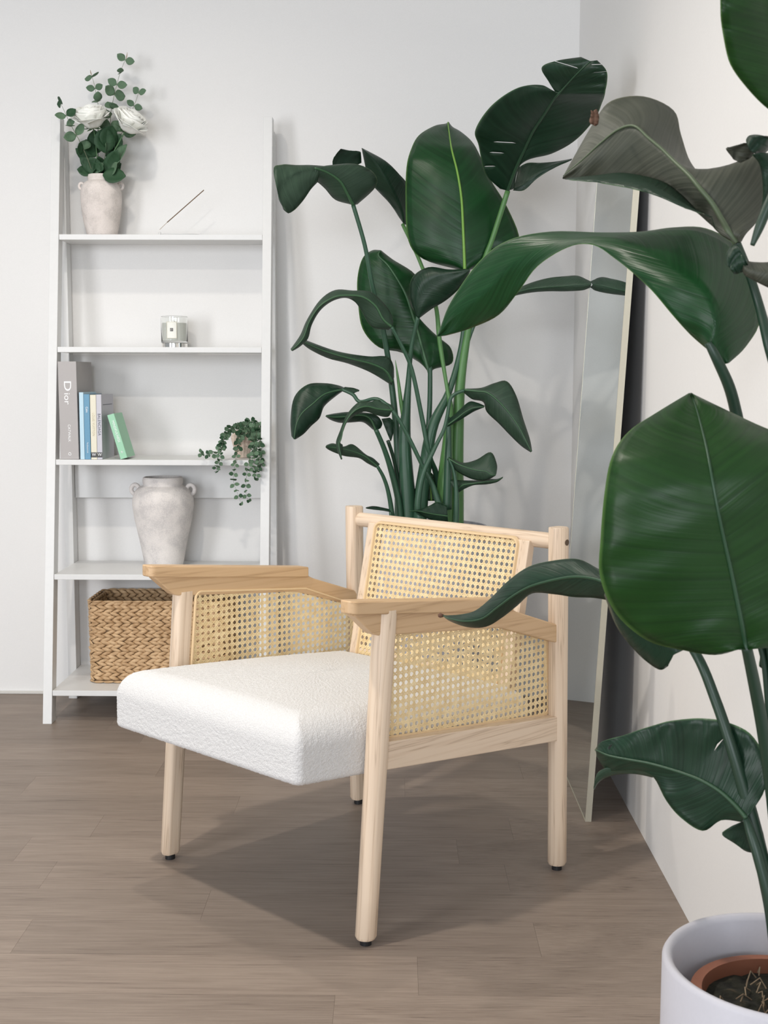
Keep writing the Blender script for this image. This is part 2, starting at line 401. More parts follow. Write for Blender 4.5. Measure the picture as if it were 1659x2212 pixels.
for side, sgn in (('right', 1), ('left', -1)):
    u = W if side == 'right' else 0
    # the front leg: lower part, then the outer slice that laps over the arm support
    lm = dleg(-.001, .012, .044, .617, .0205, .0225, u, sgn, False)
    rings = []; at_ = []
    for z in (.600, .628, .6575):
        v = -.001 + .045 * (z - .012) / .605; r = .0226
        sec = [(r * cos(a), r * sin(a)) for a in [(-64 + 128 * k / 12) * pi / 180 for k in range(13)]]
        rings.append([C((u + sgn * c_, v + s_, z)) for c_, s_ in sec]); at_.append([(z, sgn * c_ + u, s_) for c_, s_ in sec])
    lm.ring_tube(rings, True, False, at_)
    lg = lm.build('leg', 'ash', chair, smooth=True, attr='gc', angle=40)
    MB().lathe([(.001, 0), (.0115, 0), (.0115, .013), (.001, .013)], C((u, -.001, 0)), 16, cap=True).build('floor_glide', 'black', lg)
    rl = dleg(.569, .012, .553, .777, .0205, .0218, u, sgn).build('leg', 'ash', chair, smooth=True, attr='gc', angle=40)
    MB().lathe([(.001, 0), (.0115, 0), (.0115, .013), (.001, .013)], C((u, .569, 0)), 16, cap=True).build('floor_glide', 'black', rl)
    if side == 'right':
        q0 = C((u + .0190, .5565, .7445))
        MB().tube([q0, q0 + A2 * .0029], .0068, 18).build('screw_hole', 'screw', rl)
    # arm support (apron) with chamfered nose and a knee towards the rear post
    c0, c1 = -.0150, .0110
    lo, hi = (u + sgn * c0, u + sgn * c1)
    prof = [(-.040, .664), (-.038, .655), (-.004, .625), (.010, .614), (.022, .610), (.250, .590), (.330, .584), (.352, .581), (.372, .577), (.540, .524), (.549, .526), (.552, .555), (.545, .563), (.410, .609), (.392, .618), (.2, .642)]
    MB().prism(prof, lo, hi, 0, C, 'y').build('arm_support', 'ash_arm', chair, attr='gc', bevel=.003)
    # arm board
    bl = MB(); wd = .0205; tp = []
    n0 = 8
    outline = []
    v0, v1 = -.054, .390; rr = .016
    for k in range(n0 + 1): a = pi + pi / 2 * k / n0; outline.append((u - wd + rr + rr * cos(a), v0 + rr + rr * sin(a)))
    for k in range(n0 + 1): a = 1.5 * pi + pi / 2 * k / n0; outline.append((u + wd - rr + rr * cos(a), v0 + rr + rr * sin(a)))
    outline += [(u + wd, v1), (u - wd, v1)]
    zt = lambda v: .6855 - .1045 * (v + .05)
    nn = len(outline)
    vs = [Vector((a, b, zt(b) - .0255)) for a, b in outline] + [Vector((a, b, zt(b))) for a, b in outline]
    at_ = [grain(p, 'y') for p in vs]
    bl.add([C(p) for p in vs], [tuple(range(nn))[::-1], tuple(range(nn, 2 * nn))] + [(i, (i + 1) % nn, nn + (i + 1) % nn, nn + i) for i in range(nn)], at_)
    bl.build('armrest', 'ash_arm', chair, smooth=True, angle=40, attr='gc', bevel=.0025)
    # lower side rail
    c0, c1 = -.0150, .0125
    MB().prism([(.030, .344), (.549, .302), (.551, .357), (.030, .3995)], u + sgn * c0, u + sgn * c1, 0, C, 'y').build('side_rail', 'ash', chair, attr='gc', bevel=.002)

def clip_seg(p, d, poly):
    # clip the line p + t d to a convex polygon (counter-clockwise)
    t0, t1 = -1e9, 1e9
    n = len(poly)
    for i in range(n):
        ax, ay = poly[i]; bx, by = poly[(i + 1) % n]; nx, ny = ay - by, bx - ax
        den = nx * d[0] + ny * d[1]; num = nx * (p[0] - ax) + ny * (p[1] - ay)
        if abs(den) < 1e-12:
            if num < 0: return None
        elif den > 0: t0 = max(t0, -num / den)
        else: t1 = min(t1, -num / den)
    return (t0, t1) if t1 > t0 + 1e-4 else None
def cane(poly, T, pitch, parent, org=(0, 0)):
    # poly in panel coordinates (a, b); T maps (a, b, depth) to the world; hole centres on a square grid
    xs = [p[0] for p in poly]; ys = [p[1] for p in poly]
    mb = MB(); th = .00035
    def strip(p, d, wdt, dep):
        c = clip_seg(p, d, poly)
        if not c: return
        a0 = (p[0] + d[0] * c[0], p[1] + d[1] * c[0]); a1 = (p[0] + d[0] * c[1], p[1] + d[1] * c[1])
        nx, ny = -d[1] * wdt / 2, d[0] * wdt / 2
        vs = []
        for q in (a0, a1):
            for s_ in (-1, 1):
                for h in (dep, dep + th): vs.append(T((q[0] + nx * s_, q[1] + ny * s_, h)))
        mb.add(vs, [(0, 1, 3, 2), (4, 6, 7, 5), (0, 4, 5, 1), (2, 3, 7, 6), (0, 2, 6, 4), (1, 5, 7, 3)])
    i0 = int((min(xs) - org[0]) / pitch) - 1; i1 = int((max(xs) - org[0]) / pitch) + 1
    j0 = int((min(ys) - org[1]) / pitch) - 1; j1 = int((max(ys) - org[1]) / pitch) + 1
    ws = pitch * .175; off = pitch * .115
    for i in range(i0, i1 + 1):
        for s_ in (-1, 1): strip((org[0] + (i + .5) * pitch + s_ * off, 0), (0, 1), ws, 0)
    for j in range(j0, j1 + 1):
        for s_ in (-1, 1): strip((0, org[1] + (j + .5) * pitch + s_ * off), (1, 0), ws, .0002)
    q = sqrt(.5)
    for k in range(i0 + j0 - 2, i1 + j1 + 3):
        strip((org[0] + (k + .5) * pitch, org[1]), (q, -q), ws * .72, .0004)
    for k in range(i0 - j1 - 2, i1 - j0 + 3):
        strip((org[0] + (k + .5) * pitch, org[1]), (q, q), ws * .72, .0006)
    return mb.build('cane_weave', 'cane', parent, kind='stuff')
def bead(poly, T, r, w_, parent, h=.004):
    # flat edging running round a polygon with rounded corners
    pts = []; n = len(poly)
    for i in range(n):
        p = Vector(poly[i]); a = Vector(poly[i - 1]); b = Vector(poly[(i + 1) % n])
        da = (a - p).normalized(); db = (b - p).normalized()
        ang = da.angle(db); t = min(r / math.tan(ang / 2), .03)
        rr = t * math.tan(ang / 2); bis = (da + db).normalized(); cen = p + bis * (rr / sin(ang / 2))
        q0 = p + da * t; q1 = p + db * t
        for k in range(7):
            f = k / 6; q = q0.lerp(q1, f); v = (q - cen); pts.append(cen + v.normalized() * rr)
    c = Vector((sum(p[0] for p in poly) / n, sum(p[1] for p in poly) / n))
    m = len(pts); rings = []
    for i in range(m):
        t = (pts[(i + 1) % m] - pts[i - 1]).normalized(); nrm = Vector((-t.y, t.x))
        if (c - pts[i]).dot(nrm) < 0: nrm = -nrm
        ring = [pts[i] + nrm * o_ for o_ in (0, w_ * .25, w_ * .75, w_)]
        hs = (-.0005, h, h, -.0005)
        rings.append([T((p.x, p.y, z)) for p, z in zip(ring, hs)])
    return MB().ring_tube(rings, False, True).build('edge_bead', 'bead', parent, smooth=True, angle=50)
side_poly = [(.052, .402), (.546, .360), (.536, .527), (.384, .584), (.070, .612)]
side_bead = [(.046, .396), (.553, .354), (.540, .533), (.386, .590), (.066, .618)]
for side, sgn in (('right', 1), ('left', -1)):
    u = (W if sgn > 0 else 0) + sgn * -.0125
    T = (lambda u, sgn: (lambda p: C((u - sgn * p[2], p[0], p[1]))))(u, sgn)
    pn = cane(side_poly, T, .0146, chair, (.0723, .4125))
    bead(side_bead, T, .018, .0065, pn, .0045)
# seat back: two stiles, bottom bar, cane panel, top dowel
BV = lambda z: .538 - .195 * (.745 - z)
def CB(p):  # (a = u, b = z, c = forward from the panel plane)
    return C((p[0], BV(p[1]) - p[2] * .981, p[1] + p[2] * .19 * 0))
bt, bb = .742, .405
for ua, ub in ((.067, .101), (.530, .566)):
    vs = []; 
    mb = MB()
    poly = [(BV(bb) , bb), (BV(bb) + .026, bb), (BV(bt) + .020, bt), (BV(bt), bt)]
    mb.prism(poly, ua, ub, 0, C, 'z').build('back_stile', 'ash', chair, attr='gc', bevel=.002)
MB().prism([(BV(.41), .405), (BV(.41) + .024, .405), (BV(.44) + .024, .44), (BV(.44), .44)], .09, .54, 0, C, 'x').build('back_bottom_bar', 'ash', chair, attr='gc', bevel=.002)
mb = MB(); pts = [C((u_, .5615, .7435)) for u_ in [-.001 + .633 * k / 12 for k in range(13)]]
mb.tube(pts, .0180, 20); mb.build('top_dowel', 'ash', chair, smooth=True, angle=50, attr='gc')
bp = [(.098, .415), (.534, .415), (.534, .742), (.098, .742)]
pn = cane(bp, CB, .0146, chair, (.1053, .422))
bead([(.092, .409), (.541, .409), (.541, .749), (.092, .749)], CB, .020, .0075, pn, .006)
# seat cushion
def cushion():
    mb = MB(); u0, u1, v0, v1 = .021, .611, -.152, .500
    hu, hv = (u1 - u0) / 2, (v1 - v0) / 2; h = .0640; rt = .060; rb = .010; rc = .018
    zm = lambda v: (.3335 + .4600 - .135 * v) / 2
    prof = []                                   # inset, height, normal (outward, up)
    for k in range(5): a = -pi / 2 + pi / 2 * k / 4; prof.append((rb - rb * cos(a), -h + rb + rb * sin(a), cos(a), sin(a)))
    for k in range(1, 26): prof.append((0, -h + rb + (2 * h - rb - rt) * k / 26, 1, 0))
    for k in range(25): a = pi / 2 * k / 24; prof.append((rt - rt * cos(a), h - rt + rt * sin(a), cos(a), sin(a)))
    q = rt
    while q < hu - .006: q += .0029; prof.append((q, h, 0, 1))
    NP = 900; rings = []
    per = []                                    # shared perimeter parameter: side / corner
    Ls = [2 * hv - 2 * rc, pi / 2 * rc, 2 * hu - 2 * rc, pi / 2 * rc] * 2; tot = sum(Ls)
    for k in range(NP):
        s_ = tot * k / NP; i = 0
        while s_ > Ls[i]: s_ -= Ls[i]; i += 1
        per.append((i, s_ / Ls[i]))
    def foot(i, t, ins):
        a, b, r = hu - ins, hv - ins, max(rc - ins * .6, .002)
        a = max(a, r + .0005)
        if i == 0: return (a, -(b - r) + 2 * (b - r) * t), (1, 0)
        if i == 2: return ((a - r) - 2 * (a - r) * t, b), (0, 1)
        if i == 4: return (-a, (b - r) - 2 * (b - r) * t), (-1, 0)
        if i == 6: return (-(a - r) + 2 * (a - r) * t, -b), (0, -1)
        cx, cy, a0 = {1: (a - r, b - r, 0), 3: (-(a - r), b - r, pi / 2), 5: (-(a - r), -(b - r), pi), 7: (a - r, -(b - r), 1.5 * pi)}[i]
        g_ = a0 + pi / 2 * t; return (cx + r * cos(g_), cy + r * sin(g_)), (cos(g_), sin(g_))
    for ins, z, no, nz in prof:
        rg = []
        for i, t in per:
            (x, y), (nx, ny) = foot(i, t, ins)
            uu, vv = (u0 + u1) / 2 + x, (v0 + v1) / 2 + y
            cw = .015 * max(0, 1 - (x / hu) ** 2) * max(0, 1 - (y / hv) ** 2) * max(0, min(1, (z + h) / (2 * h))) ** 2
            P = Vector((uu, vv, zm(vv) + z + cw))
            a = noise.noise(P * 260) + .5 * abs(noise.noise(P * 360 + Vector((3, 1, 2))))
            rg.append(C(P + Vector((nx * no, ny * no, nz)) * (a * .0012)))
        rings.append(rg)
    mb.ring_tube(rings, True)
    return mb.build('seat_cushion', 'boucle', chair, smooth=True)
seat = cushion()
MB().prism([(-.130, .3395), (.49, .2975), (.49, .303), (-.130, .345)], .040, .590, 0, C).build('seat_base', 'black', chair)

# ------------------------------------------------------------ ladder shelf
shelf = empty('ladder_shelf', (-.76, 4.08, 0), 'white five-tier leaning ladder shelf unit against the back wall', 'shelf')
yf = lambda z: 3.889 + .146 * z
XA, XB = -1.118, -.4015
for x in (XA, XB - .0285):
    z1 = 1.938
    MB().prism([(yf(0), 0), (yf(0) + .05, 0), (yf(z1) + .05, z1), (yf(z1), z1)], x, x + .0290, 0).build('front_post', 'white', shelf, bevel=.0012)
for x in (XA, XB - .0265):
    MB().prism([(4.209, 0), (4.262, 0), (4.262, 1.90), (4.215, 1.90)], x + .0005, x + .0290, 0).build('rear_post', 'white', shelf, bevel=.0012)
for z in (1.557, 1.195, .835, .471, .105):
    MB().box(-1.0885, yf(z) + .001, z - .0175, -.4305, 4.262, z).build('shelf_board', 'white', shelf, bevel=.0012)
MB().box(-1.088, 4.245, .690, -.4305, 4.258, .815).build('back_rail', 'white', shelf, bevel=.0012)

# ------------------------------------------------------------ vases
def vase(name, cx, cy, z0, prof, m, label, er, ez, es, tilt=0):
    root = empty(name, (cx, cy, z0), label, 'vase')
    inner = [(r - .006, z) for r, z in prof[::-1] if r > .02]
    full = [(.001, prof[0][1])] + prof + [(prof[-1][0] - .005, prof[-1][1] + .0005)] + [(max(r - .007, .001), max(z, .01)) for r, z in prof[::-1][1:]] + [(.001, .012)]
    MB().lathe(full, (cx, cy, z0), 48).build('body', m, root, smooth=True)
    for s_ in (-1, 1):
        pts = [(cx + s_ * (er + es * .95 * sin(a)), cy, z0 + ez + es * 1.15 * cos(a) - s_ * 0) for a in [2 * pi * k / 20 for k in range(20)]]
        MB().tube(pts, es * .52, 10, closed=True).build('ear_handle', m, root, smooth=True)
    return root
vase('vase', -.965, 4.188, 1.5575, [(.046, 0), (.049, .004), (.0525, .02), (.0580, .045), (.0635, .08), (.0660, .112), (.0665, .138), (.0640, .155), (.0570, .168), (.0480, .1755), (.0425, .1775), (.0412, .181), (.0430, .1845), (.0440, .189), (.0436, .194), (.042, .197)], 'vase',
     'small chalky pink-grey two-handled vase holding roses on the top shelf', .0635, .162, .0088)
vase('vase', -.771, 4.150, .4715, [(.060, 0), (.064, .006), (.072, .05), (.083, .105), (.095, .160), (.1015, .205), (.1005, .228), (.093, .250), (.080, .264), (.068, .269), (.0645, .272), (.066, .278), (.067, .288), (.065, .296), (.062, .298)], 'vase2',
     'large empty chalky grey urn vase with ear handles on the fourth shelf', .0925, .256, .0135)

# ------------------------------------------------------------ leaf blades
def blade(name, parent, st, Y, eL=.02, eR=.02, bulge=.0, mats=('leaf', 'leaf_under'), sub=5, rib='midrib', rr=(.0045, .0012), flip=False, ripple=.0045, th=.0008, ribside=-1, na=5, tears=()):
    n = len(st)
    Ys = Y if isinstance(Y, list) else [Y[0] + (Y[1] - Y[0]) * i / (n - 1) for i in range(n)]
    def lst(e): return list(e) if isinstance(e, (list, tuple)) else [e] * n
    EL, ER = lst(eL), lst(eR)
    S_ = cr([(*s, Ys[i], EL[i], ER[i]) for i, s in enumerate(st)], sub)
    mb = MB(); m = len(S_); nv = 2 * na + 1; seed = R.uniform(0, 50); mids = []
    for i, (lx, ly, mx, my, rx, ry, y, el, er) in enumerate(S_):
        t = i / (m - 1)
        Pl = at(lx, ly, y + el); Pm = at(mx, my, y); Pr = at(rx, ry, y + er); mids.append(Pm)
        for j in range(nv):
            s = (j - na) / na; a = abs(s); E = Pl if s < 0 else Pr
            p = Pm.lerp(E, a)
            amp = bulge * sin(pi * a) + ripple * a * noise.noise(Vector((t * 9, s * 2 + seed, seed)))* 1.5 + ripple * .35 * a * sin(t * 60 + seed)
            d = (p - CAM).normalized(); p = p - d * amp
            mb.v.append(p); mb.a.append((t, s, 0))
    dup = {}
    for ft, s0, s1, gap in tears:      # splits that run outwards between two veins
        i = max(1, min(m - 2, int(ft * (m - 1)))); js = [j for j in range(nv) if min(s0, s1) < (j - na) / na < max(s0, s1) or (max(abs(s0), abs(s1)) >= 1 and (j - na) / na == (s0 if abs(s0) >= 1 else s1))]
        for q, j in enumerate(js):
            p = mb.v[i * nv + j]; nx = mb.v[(i + 1) * nv + j]
            dup[(i, j)] = len(mb.v); mb.v.append(p + (nx - p) * gap); mb.a.append(mb.a[i * nv + j])
    for i in range(m - 1):
        for j in range(nv - 1):
            g = lambda jj: dup.get((i, jj), i * nv + jj)
            f = (g(j), g(j + 1), (i + 1) * nv + j + 1, (i + 1) * nv + j)
            mb.f.append(f[::-1] if flip else f)
    o = mb.build(name, list(mats), parent, smooth=True, solid=th, attr='lf')
    if rib:
        pts = []; k = 0
        for p in mids:
            d = (p - CAM).normalized(); pts.append(p + d * (rr[0] * .25) * ribside)
        rad = [rr[0] + (rr[1] - rr[0]) * i / (len(pts) - 1) for i in range(len(pts))]
        MB().tube(pts, rad, 6).build('midrib', rib, o, smooth=True)
    return o
def stalk(parent, pts, m='stalk', n=10, name='stem', sub=6):
    # pts = (px, py, width_px, Y)
    P_ = cr(pts, sub); ps = [at(a, b, y) for a, b, wd, y in P_]; rs = [max(wd, 1) / 2 / F_PX * y for a, b, wd, y in P_]
    return MB().tube(ps, rs, n).build(name, m, parent, smooth=True)

# ------------------------------------------------------------ big plant behind the chair
cx1, cy1 = .105, 3.80
pot1 = empty('plant_pot', (cx1, cy1, 0), 'white round floor pot mostly hidden behind the cane armchair back', 'pot')
MB().lathe([(.001, 0), (.135, 0), (.142, .01), (.178, .645), (.176, .652), (.170, .652), (.166, .60), (.001, .60)], (cx1, cy1, 0), 56).build('pot_shell', 'potwhite', pot1, smooth=True, angle=50)
plant1 = empty('bird_of_paradise', (cx1, cy1, .6), 'tall dark green giant bird of paradise plant standing behind the cane armchair', 'plant')
MB().lathe([(.001, .612), (.08, .616), (.164, .606), (.160, .60), (.001, .598)], (cx1, cy1, 0), 40).build('soil', 'soil', plant1, smooth=True)
st = lambda *a, **k: stalk(plant1, *a, **k)
YC = 3.78
st([(886, 1180, 42, YC), (884, 1120, 38, YC), (874, 960, 28, YC), (882, 830, 13, YC), (889, 750, 9, YC - .02), (903, 684, 9, YC - .04)])
st([(858, 1175, 24, YC + .03), (862, 1115, 20, YC + .03), (858, 960, 15, YC + .03), (846, 830, 13, YC + .03), (828, 715, 11, YC), (805, 620, 10, YC - .05), (788, 530, 9, YC - .08), (763, 443, 9, YC - .1)])
st([(950, 1175, 14, YC), (945, 1040, 13, YC), (928, 985, 11, YC - .05), (912, 905, 10, YC - .06), (890, 800, 9, YC - .08), (868, 748, 8, YC - .1), (846, 706, 7, YC - .12)])
st([(898, 1175, 22, YC), (905, 1060, 18, YC), (922, 950, 12, YC), (928, 880, 11, YC), (929, 800, 10, YC), (928, 800, 9, YC)], 'stalk')
st([(985, 1175, 34, YC), (985, 1080, 34, YC), (987, 960, 29, YC), (994, 830, 22, YC), (1008, 730, 17, YC), (1022, 660, 14, YC), (1046, 565, 12, YC - .01), (1064, 515, 11, YC - .02), (1097, 412, 11, 3.74)], 'stalk_bright')
st([(903, 1175, 30, YC - .04), (914, 1050, 28, YC - .04), (932, 930, 24, YC - .04), (968, 850, 15, YC - .02), (992, 770, 12, YC), (1003, 690, 10, YC), (1004, 584, 9, YC)])
st([(958, 1175, 38, YC - .03), (962, 1040, 34, YC - .03), (967, 960, 24, YC - .03), (972, 880, 14, YC - .03), (966, 840, 8, YC - .03), (950, 740, 10, YC), (940, 655, 9, YC + .03), (905, 560, 8, YC + .12), (870, 485, 8, YC + .2)], 'stalk_bright')
st([(948, 1090, 14, YC - .08), (935, 1050, 12, YC - .08), (912, 1005, 9, YC - .09), (880, 940, 9, YC - .1), (850, 890, 8, YC - .11), (815, 862, 8, YC - .1), (778, 868, 8, YC - .08), (762, 852, 8, YC - .07), (738, 841, 7, YC - .06)])
st([(868, 1175, 20, YC - .02), (862, 1090, 15, YC - .02), (846, 1020, 13, YC - .03), (830, 970, 11, YC - .05), (812, 928, 10, YC - .07)])
st([(872, 1120, 9, YC), (860, 1040, 9, YC), (850, 990, 8, YC - .02), (838, 952, 8, YC - .04)], 'stalk_dark')
st([(852, 1175, 13, YC - .05), (846, 1105, 11, YC - .05), (838, 1060, 9, YC - .06), (828, 1030, 8, YC - .07), (815, 1007, 7, YC - .08)])
st([(925, 1110, 9, YC - .12), (903, 1100, 15, YC - .12), (912, 1030, 12, YC - .12), (938, 970, 9, YC - .11), (958, 930, 8, YC - .1), (966, 900, 8, YC - .09), (975, 858, 8, YC - .08), (1003, 843, 7, YC - .08)])
st([(966, 1100, 20, YC - .06), (968, 1000, 16, YC - .06), (969, 930, 11, YC - .06), (968, 900, 8, YC - .06)])
st([(882, 960, 9, YC), (868, 880, 9, YC), (860, 820, 6, YC), (854, 778, 1, YC)], 'stalk_bright')
st([(982, 1175, 16, YC - .1), (986, 1090, 12, YC - .1), (984, 1040, 8, YC - .1), (978, 1010, 6, YC - .1), (970, 992, 6, YC - .1)])
st([(838, 1175, 9, YC - .06), (845, 1130, 8, YC - .06), (843, 1106, 6, YC - .06)])
lf = lambda *a, **k: blade('leaf', plant1, *a, **k)
# A: upright centre leaf
lf([(992, 583, 1004, 585, 1016, 583), (915, 560, 1003, 553, 1085, 553), (882, 520, 1001, 505, 1122, 520), (876, 435, 997, 430, 1096, 448), (878, 362, 988, 372, 1060, 388), (888, 322, 977, 328, 1034, 330), (905, 292, 973, 306, 1018, 304), (938, 272, 970, 284, 995, 284), (962, 267, 968, 270, 978, 274), (967, 264, 968, 263, 970, 264)],
   [YC - .02, YC - .02, YC - .02, YC - .01, YC, YC + .03, YC + .08, YC + .14, YC + .17, YC + .17], .05, .05, .012, ('leaf_bright', 'leaf_under'), rib='midrib_bright', rr=(.005, .0012), na=8)
# B: upper right torn leaf
lf([(1080, 408, 1097, 412, 1110, 408), (1048, 374, 1112, 370, 1128, 352), (1034, 315, 1134, 322, 1192, 332), (1027, 280, 1153, 282, 1243, 303), (1062, 228, 1177, 246, 1284, 258), (1118, 190, 1195, 217, 1301, 221), (1172, 184, 1205, 205, 1306, 207), (1201, 204, 1212, 197, 1308, 195), (1186, 178, 1221, 187, 1311, 180), (1170, 146, 1238, 168, 1312, 160), (1203, 131, 1258, 148, 1306, 146), (1255, 123, 1275, 132, 1290, 130)],
   [3.74, 3.68, 3.60, 3.52, 3.42, 3.33, 3.27, 3.25, 3.23, 3.19, 3.165, 3.155], [.03] * 12, [-.0, -.02, -.04, -.06, -.07, -.07, -.07, -.07, -.06, -.04, -.02, 0], .008, ('leaf', 'leaf_under'), rib='midrib_dark', rr=(.0055, .0012), sub=8, na=10, tears=((.205, -.25, -.68, .42), (.17, -.45, -.75, .25), (.12, -.62, -.95, .22), (.90, -.15, -1, .55), (.945, .3, 1, .8), (.86, .55, 1, .3)))
lf([(1108, 411, 1110, 408, 1120, 362), (1132, 411, 1134, 395, 1140, 352), (1160, 386, 1162, 372, 1168, 352), (1195, 364, 1198, 356, 1203, 349), (1234, 346, 1235, 345, 1236, 343)], (3.76, 3.72), .0, .02, mats=('leaf_under', 'leaf'), rib=None)
# C: drooping left leaf
lf([(757, 441, 763, 443, 772, 441), (724, 431, 750, 418, 812, 402), (702, 407, 735, 392, 806, 372), (684, 392, 708, 373, 765, 354), (678, 394, 680, 363, 705, 358)],
   (YC - .1, YC - .2), .03, .05, .01, rr=(.005, .003), flip=True)
lf([(686, 393, 690, 366, 712, 360), (672, 408, 655, 372, 672, 357), (657, 430, 626, 385, 640, 357), (640, 450, 606, 408, 608, 356), (628, 459, 602, 430, 591, 370), (622, 461, 618, 458, 612, 452)],
   (YC - .19, YC - .28), .02, .03, .01, mats=('leaf', 'leaf_under'), rr=(.003, .001), flip=True, rib=None)
# D: leaf behind, seen folded
lf([(862, 470, 872, 484, 885, 488), (842, 440, 868, 455, 885, 445), (808, 404, 848, 415, 880, 400), (795, 383, 830, 380, 864, 378), (787, 350, 806, 345, 832, 347), (781, 320, 782, 320, 783, 320)], (YC + .2, YC + .1), .02, .04, .0, rib=None)
lf([(770, 356, 772, 356, 781, 352), (740, 362, 752, 350, 780, 335), (722, 362, 735, 340, 777, 327), (719, 345, 728, 332, 755, 325), (735, 322, 737, 322, 742, 322)], (YC + .1, YC + .02), .0, .03, .004, rib=None)
# E: mid leaf
lf([(912, 787, 928, 808, 936, 797), (868, 762, 912, 752, 976, 785), (818, 750, 902, 715, 974, 752), (783, 710, 890, 678, 946, 727), (773, 650, 877, 638, 905, 690), (772, 600, 858, 603, 898, 625), (783, 558, 838, 573, 896, 592), (803, 541, 818, 553, 848, 560), (820, 540, 822, 541, 824, 541)],
   (YC + .02, YC + .08), .04, .04, .01, ('leaf_bright', 'leaf_under'), rr=(.005, .002))
# F: small leaf left of the centre leaf
lf([(898, 682, 903, 686, 908, 686), (886, 640, 905, 655, 932, 668), (890, 600, 925, 620, 962, 650), (925, 577, 955, 602, 988, 628), (970, 582, 990, 592, 1006, 606), (1012, 580, 1014, 582, 1016, 585)], (YC - .05, YC - .12), .03, .02, .012, rr=(.004, .001), rib=None)
# G: arched narrow left leaf
lf([(840, 712, 846, 706, 849, 695), (802, 705, 828, 690, 842, 672), (779, 668, 812, 662, 822, 648), (764, 650, 785, 642, 798, 630), (744, 643, 752, 638, 762, 628), (716, 651, 722, 642, 724, 627), (691, 671, 690, 662, 692, 648), (673, 702, 668, 695, 664, 690), (665, 731, 656, 728, 650, 722), (648, 748, 641, 747, 637, 742), (632, 758, 629, 757, 628, 754)],
   (YC - .12, YC - .2), .02, .03, .004, rr=(.004, .001), flip=True)
# H
lf([(846, 832, 848, 825, 851, 815), (800, 804, 832, 800, 849, 788), (752, 785, 800, 785, 835, 770), (710, 774, 755, 774, 795, 770), (672, 756, 700, 758, 728, 759), (652, 741, 655, 738, 660, 735)], (YC - .02, YC - .1), .02, .03, .004, flip=True)
# I: drooping oval leaf on the left
lf([(740, 845, 742, 842, 745, 838), (722, 858, 726, 844, 728, 832), (700, 878, 700, 852, 700, 828), (690, 903, 676, 872, 664, 831), (672, 920, 652, 893, 636, 858), (656, 937, 640, 918, 628, 905), (638, 949, 635, 949, 630, 942)], (YC - .06, YC - .14), .02, .03, .006, mats=('leaf_under', 'leaf'), flip=True, rr=(.003, .001))
lf([(740, 842, 742, 840, 744, 836), (752, 848, 756, 843, 762, 838), (764, 849, 768, 845, 772, 841), (775, 845, 776, 844, 776, 843)], (YC - .06, YC - .05), .0, .01, .0, rib=None, na=2)
# J: right drooping leaf
lf([(1000, 846, 1003, 842, 1008, 840), (1020, 862, 1030, 845, 1040, 838), (1044, 868, 1052, 848, 1068, 828), (1052, 890, 1075, 865, 1095, 824), (1078, 915, 1098, 890, 1115, 855), (1102, 940, 1118, 918, 1130, 905), (1126, 963, 1135, 950, 1144, 948), (1147, 977, 1148, 976, 1149, 975)], (YC - .08, YC - .16), .03, .03, .006, rr=(.0035, .001))
# K: curled pair
lf([(842, 950, 843, 952, 845, 953), (838, 940, 846, 938, 851, 930), (828, 915, 840, 912, 851, 912), (824, 905, 835, 903, 842, 902)], (YC - .04, YC - .02), 0, .01, rib=None)
lf([(806, 928, 812, 930, 822, 925), (785, 912, 800, 905, 825, 912), (760, 912, 780, 897, 808, 895), (735, 913, 748, 900, 762, 890), (715, 907, 720, 901, 726, 893), (703, 899, 704, 898, 705, 897)], (YC - .07, YC - .12), .02, .02, .004, rr=(.003, .001), flip=True, mats=('leaf_under', 'leaf'))
lf([(846, 886, 848, 885, 851, 882), (838, 900, 842, 886, 843, 874), (815, 897, 815, 883, 818, 864), (785, 889, 790, 878, 800, 868), (752, 908, 765, 888, 775, 869), (740, 935, 745, 915, 750, 895), (733, 958, 737, 948, 735, 930), (740, 962, 732, 962, 726, 960), (737, 990, 739, 992, 737, 993)], (YC - .11, YC - .18), .02, .02, .003, rr=(.003, .001), flip=True)
# L
lf([(812, 1010, 816, 1008, 820, 1003), (793, 1000, 800, 995, 806, 990), (775, 989, 785, 984, 790, 982), (745, 985, 758, 974, 762, 960), (722, 977, 730, 968, 742, 965), (708, 970, 712, 966, 720, 958), (703, 965, 704, 964, 705, 962)], (YC - .08, YC - .14), .01, .02, .003, rr=(.0025, .001), flip=True)
# M
lf([(966, 992, 968, 990, 970, 988), (985, 1016, 992, 1004, 1000, 1000), (1015, 1033, 1025, 1015, 1030, 993), (1040, 1038, 1048, 1018, 1060, 977), (1058, 1034, 1062, 1026, 1073, 1003), (1070, 1027, 1071, 1026, 1072, 1022)], (YC - .1, YC - .16), .02, .03, .004, rr=(.0025, .001))
# N
lf([(984, 1068, 985, 1062, 968, 1036), (1000, 1058, 1000, 1048, 1000, 1038), (1022, 1048, 1025, 1044, 1030, 1038), (1050, 1046, 1052, 1040, 1055, 1035), (1072, 1042, 1073, 1038, 1074, 1035), (1086, 1032, 1086, 1031, 1087, 1030)], (YC - .08, YC - .14), .01, .02, .002, rr=(.0025, .001))
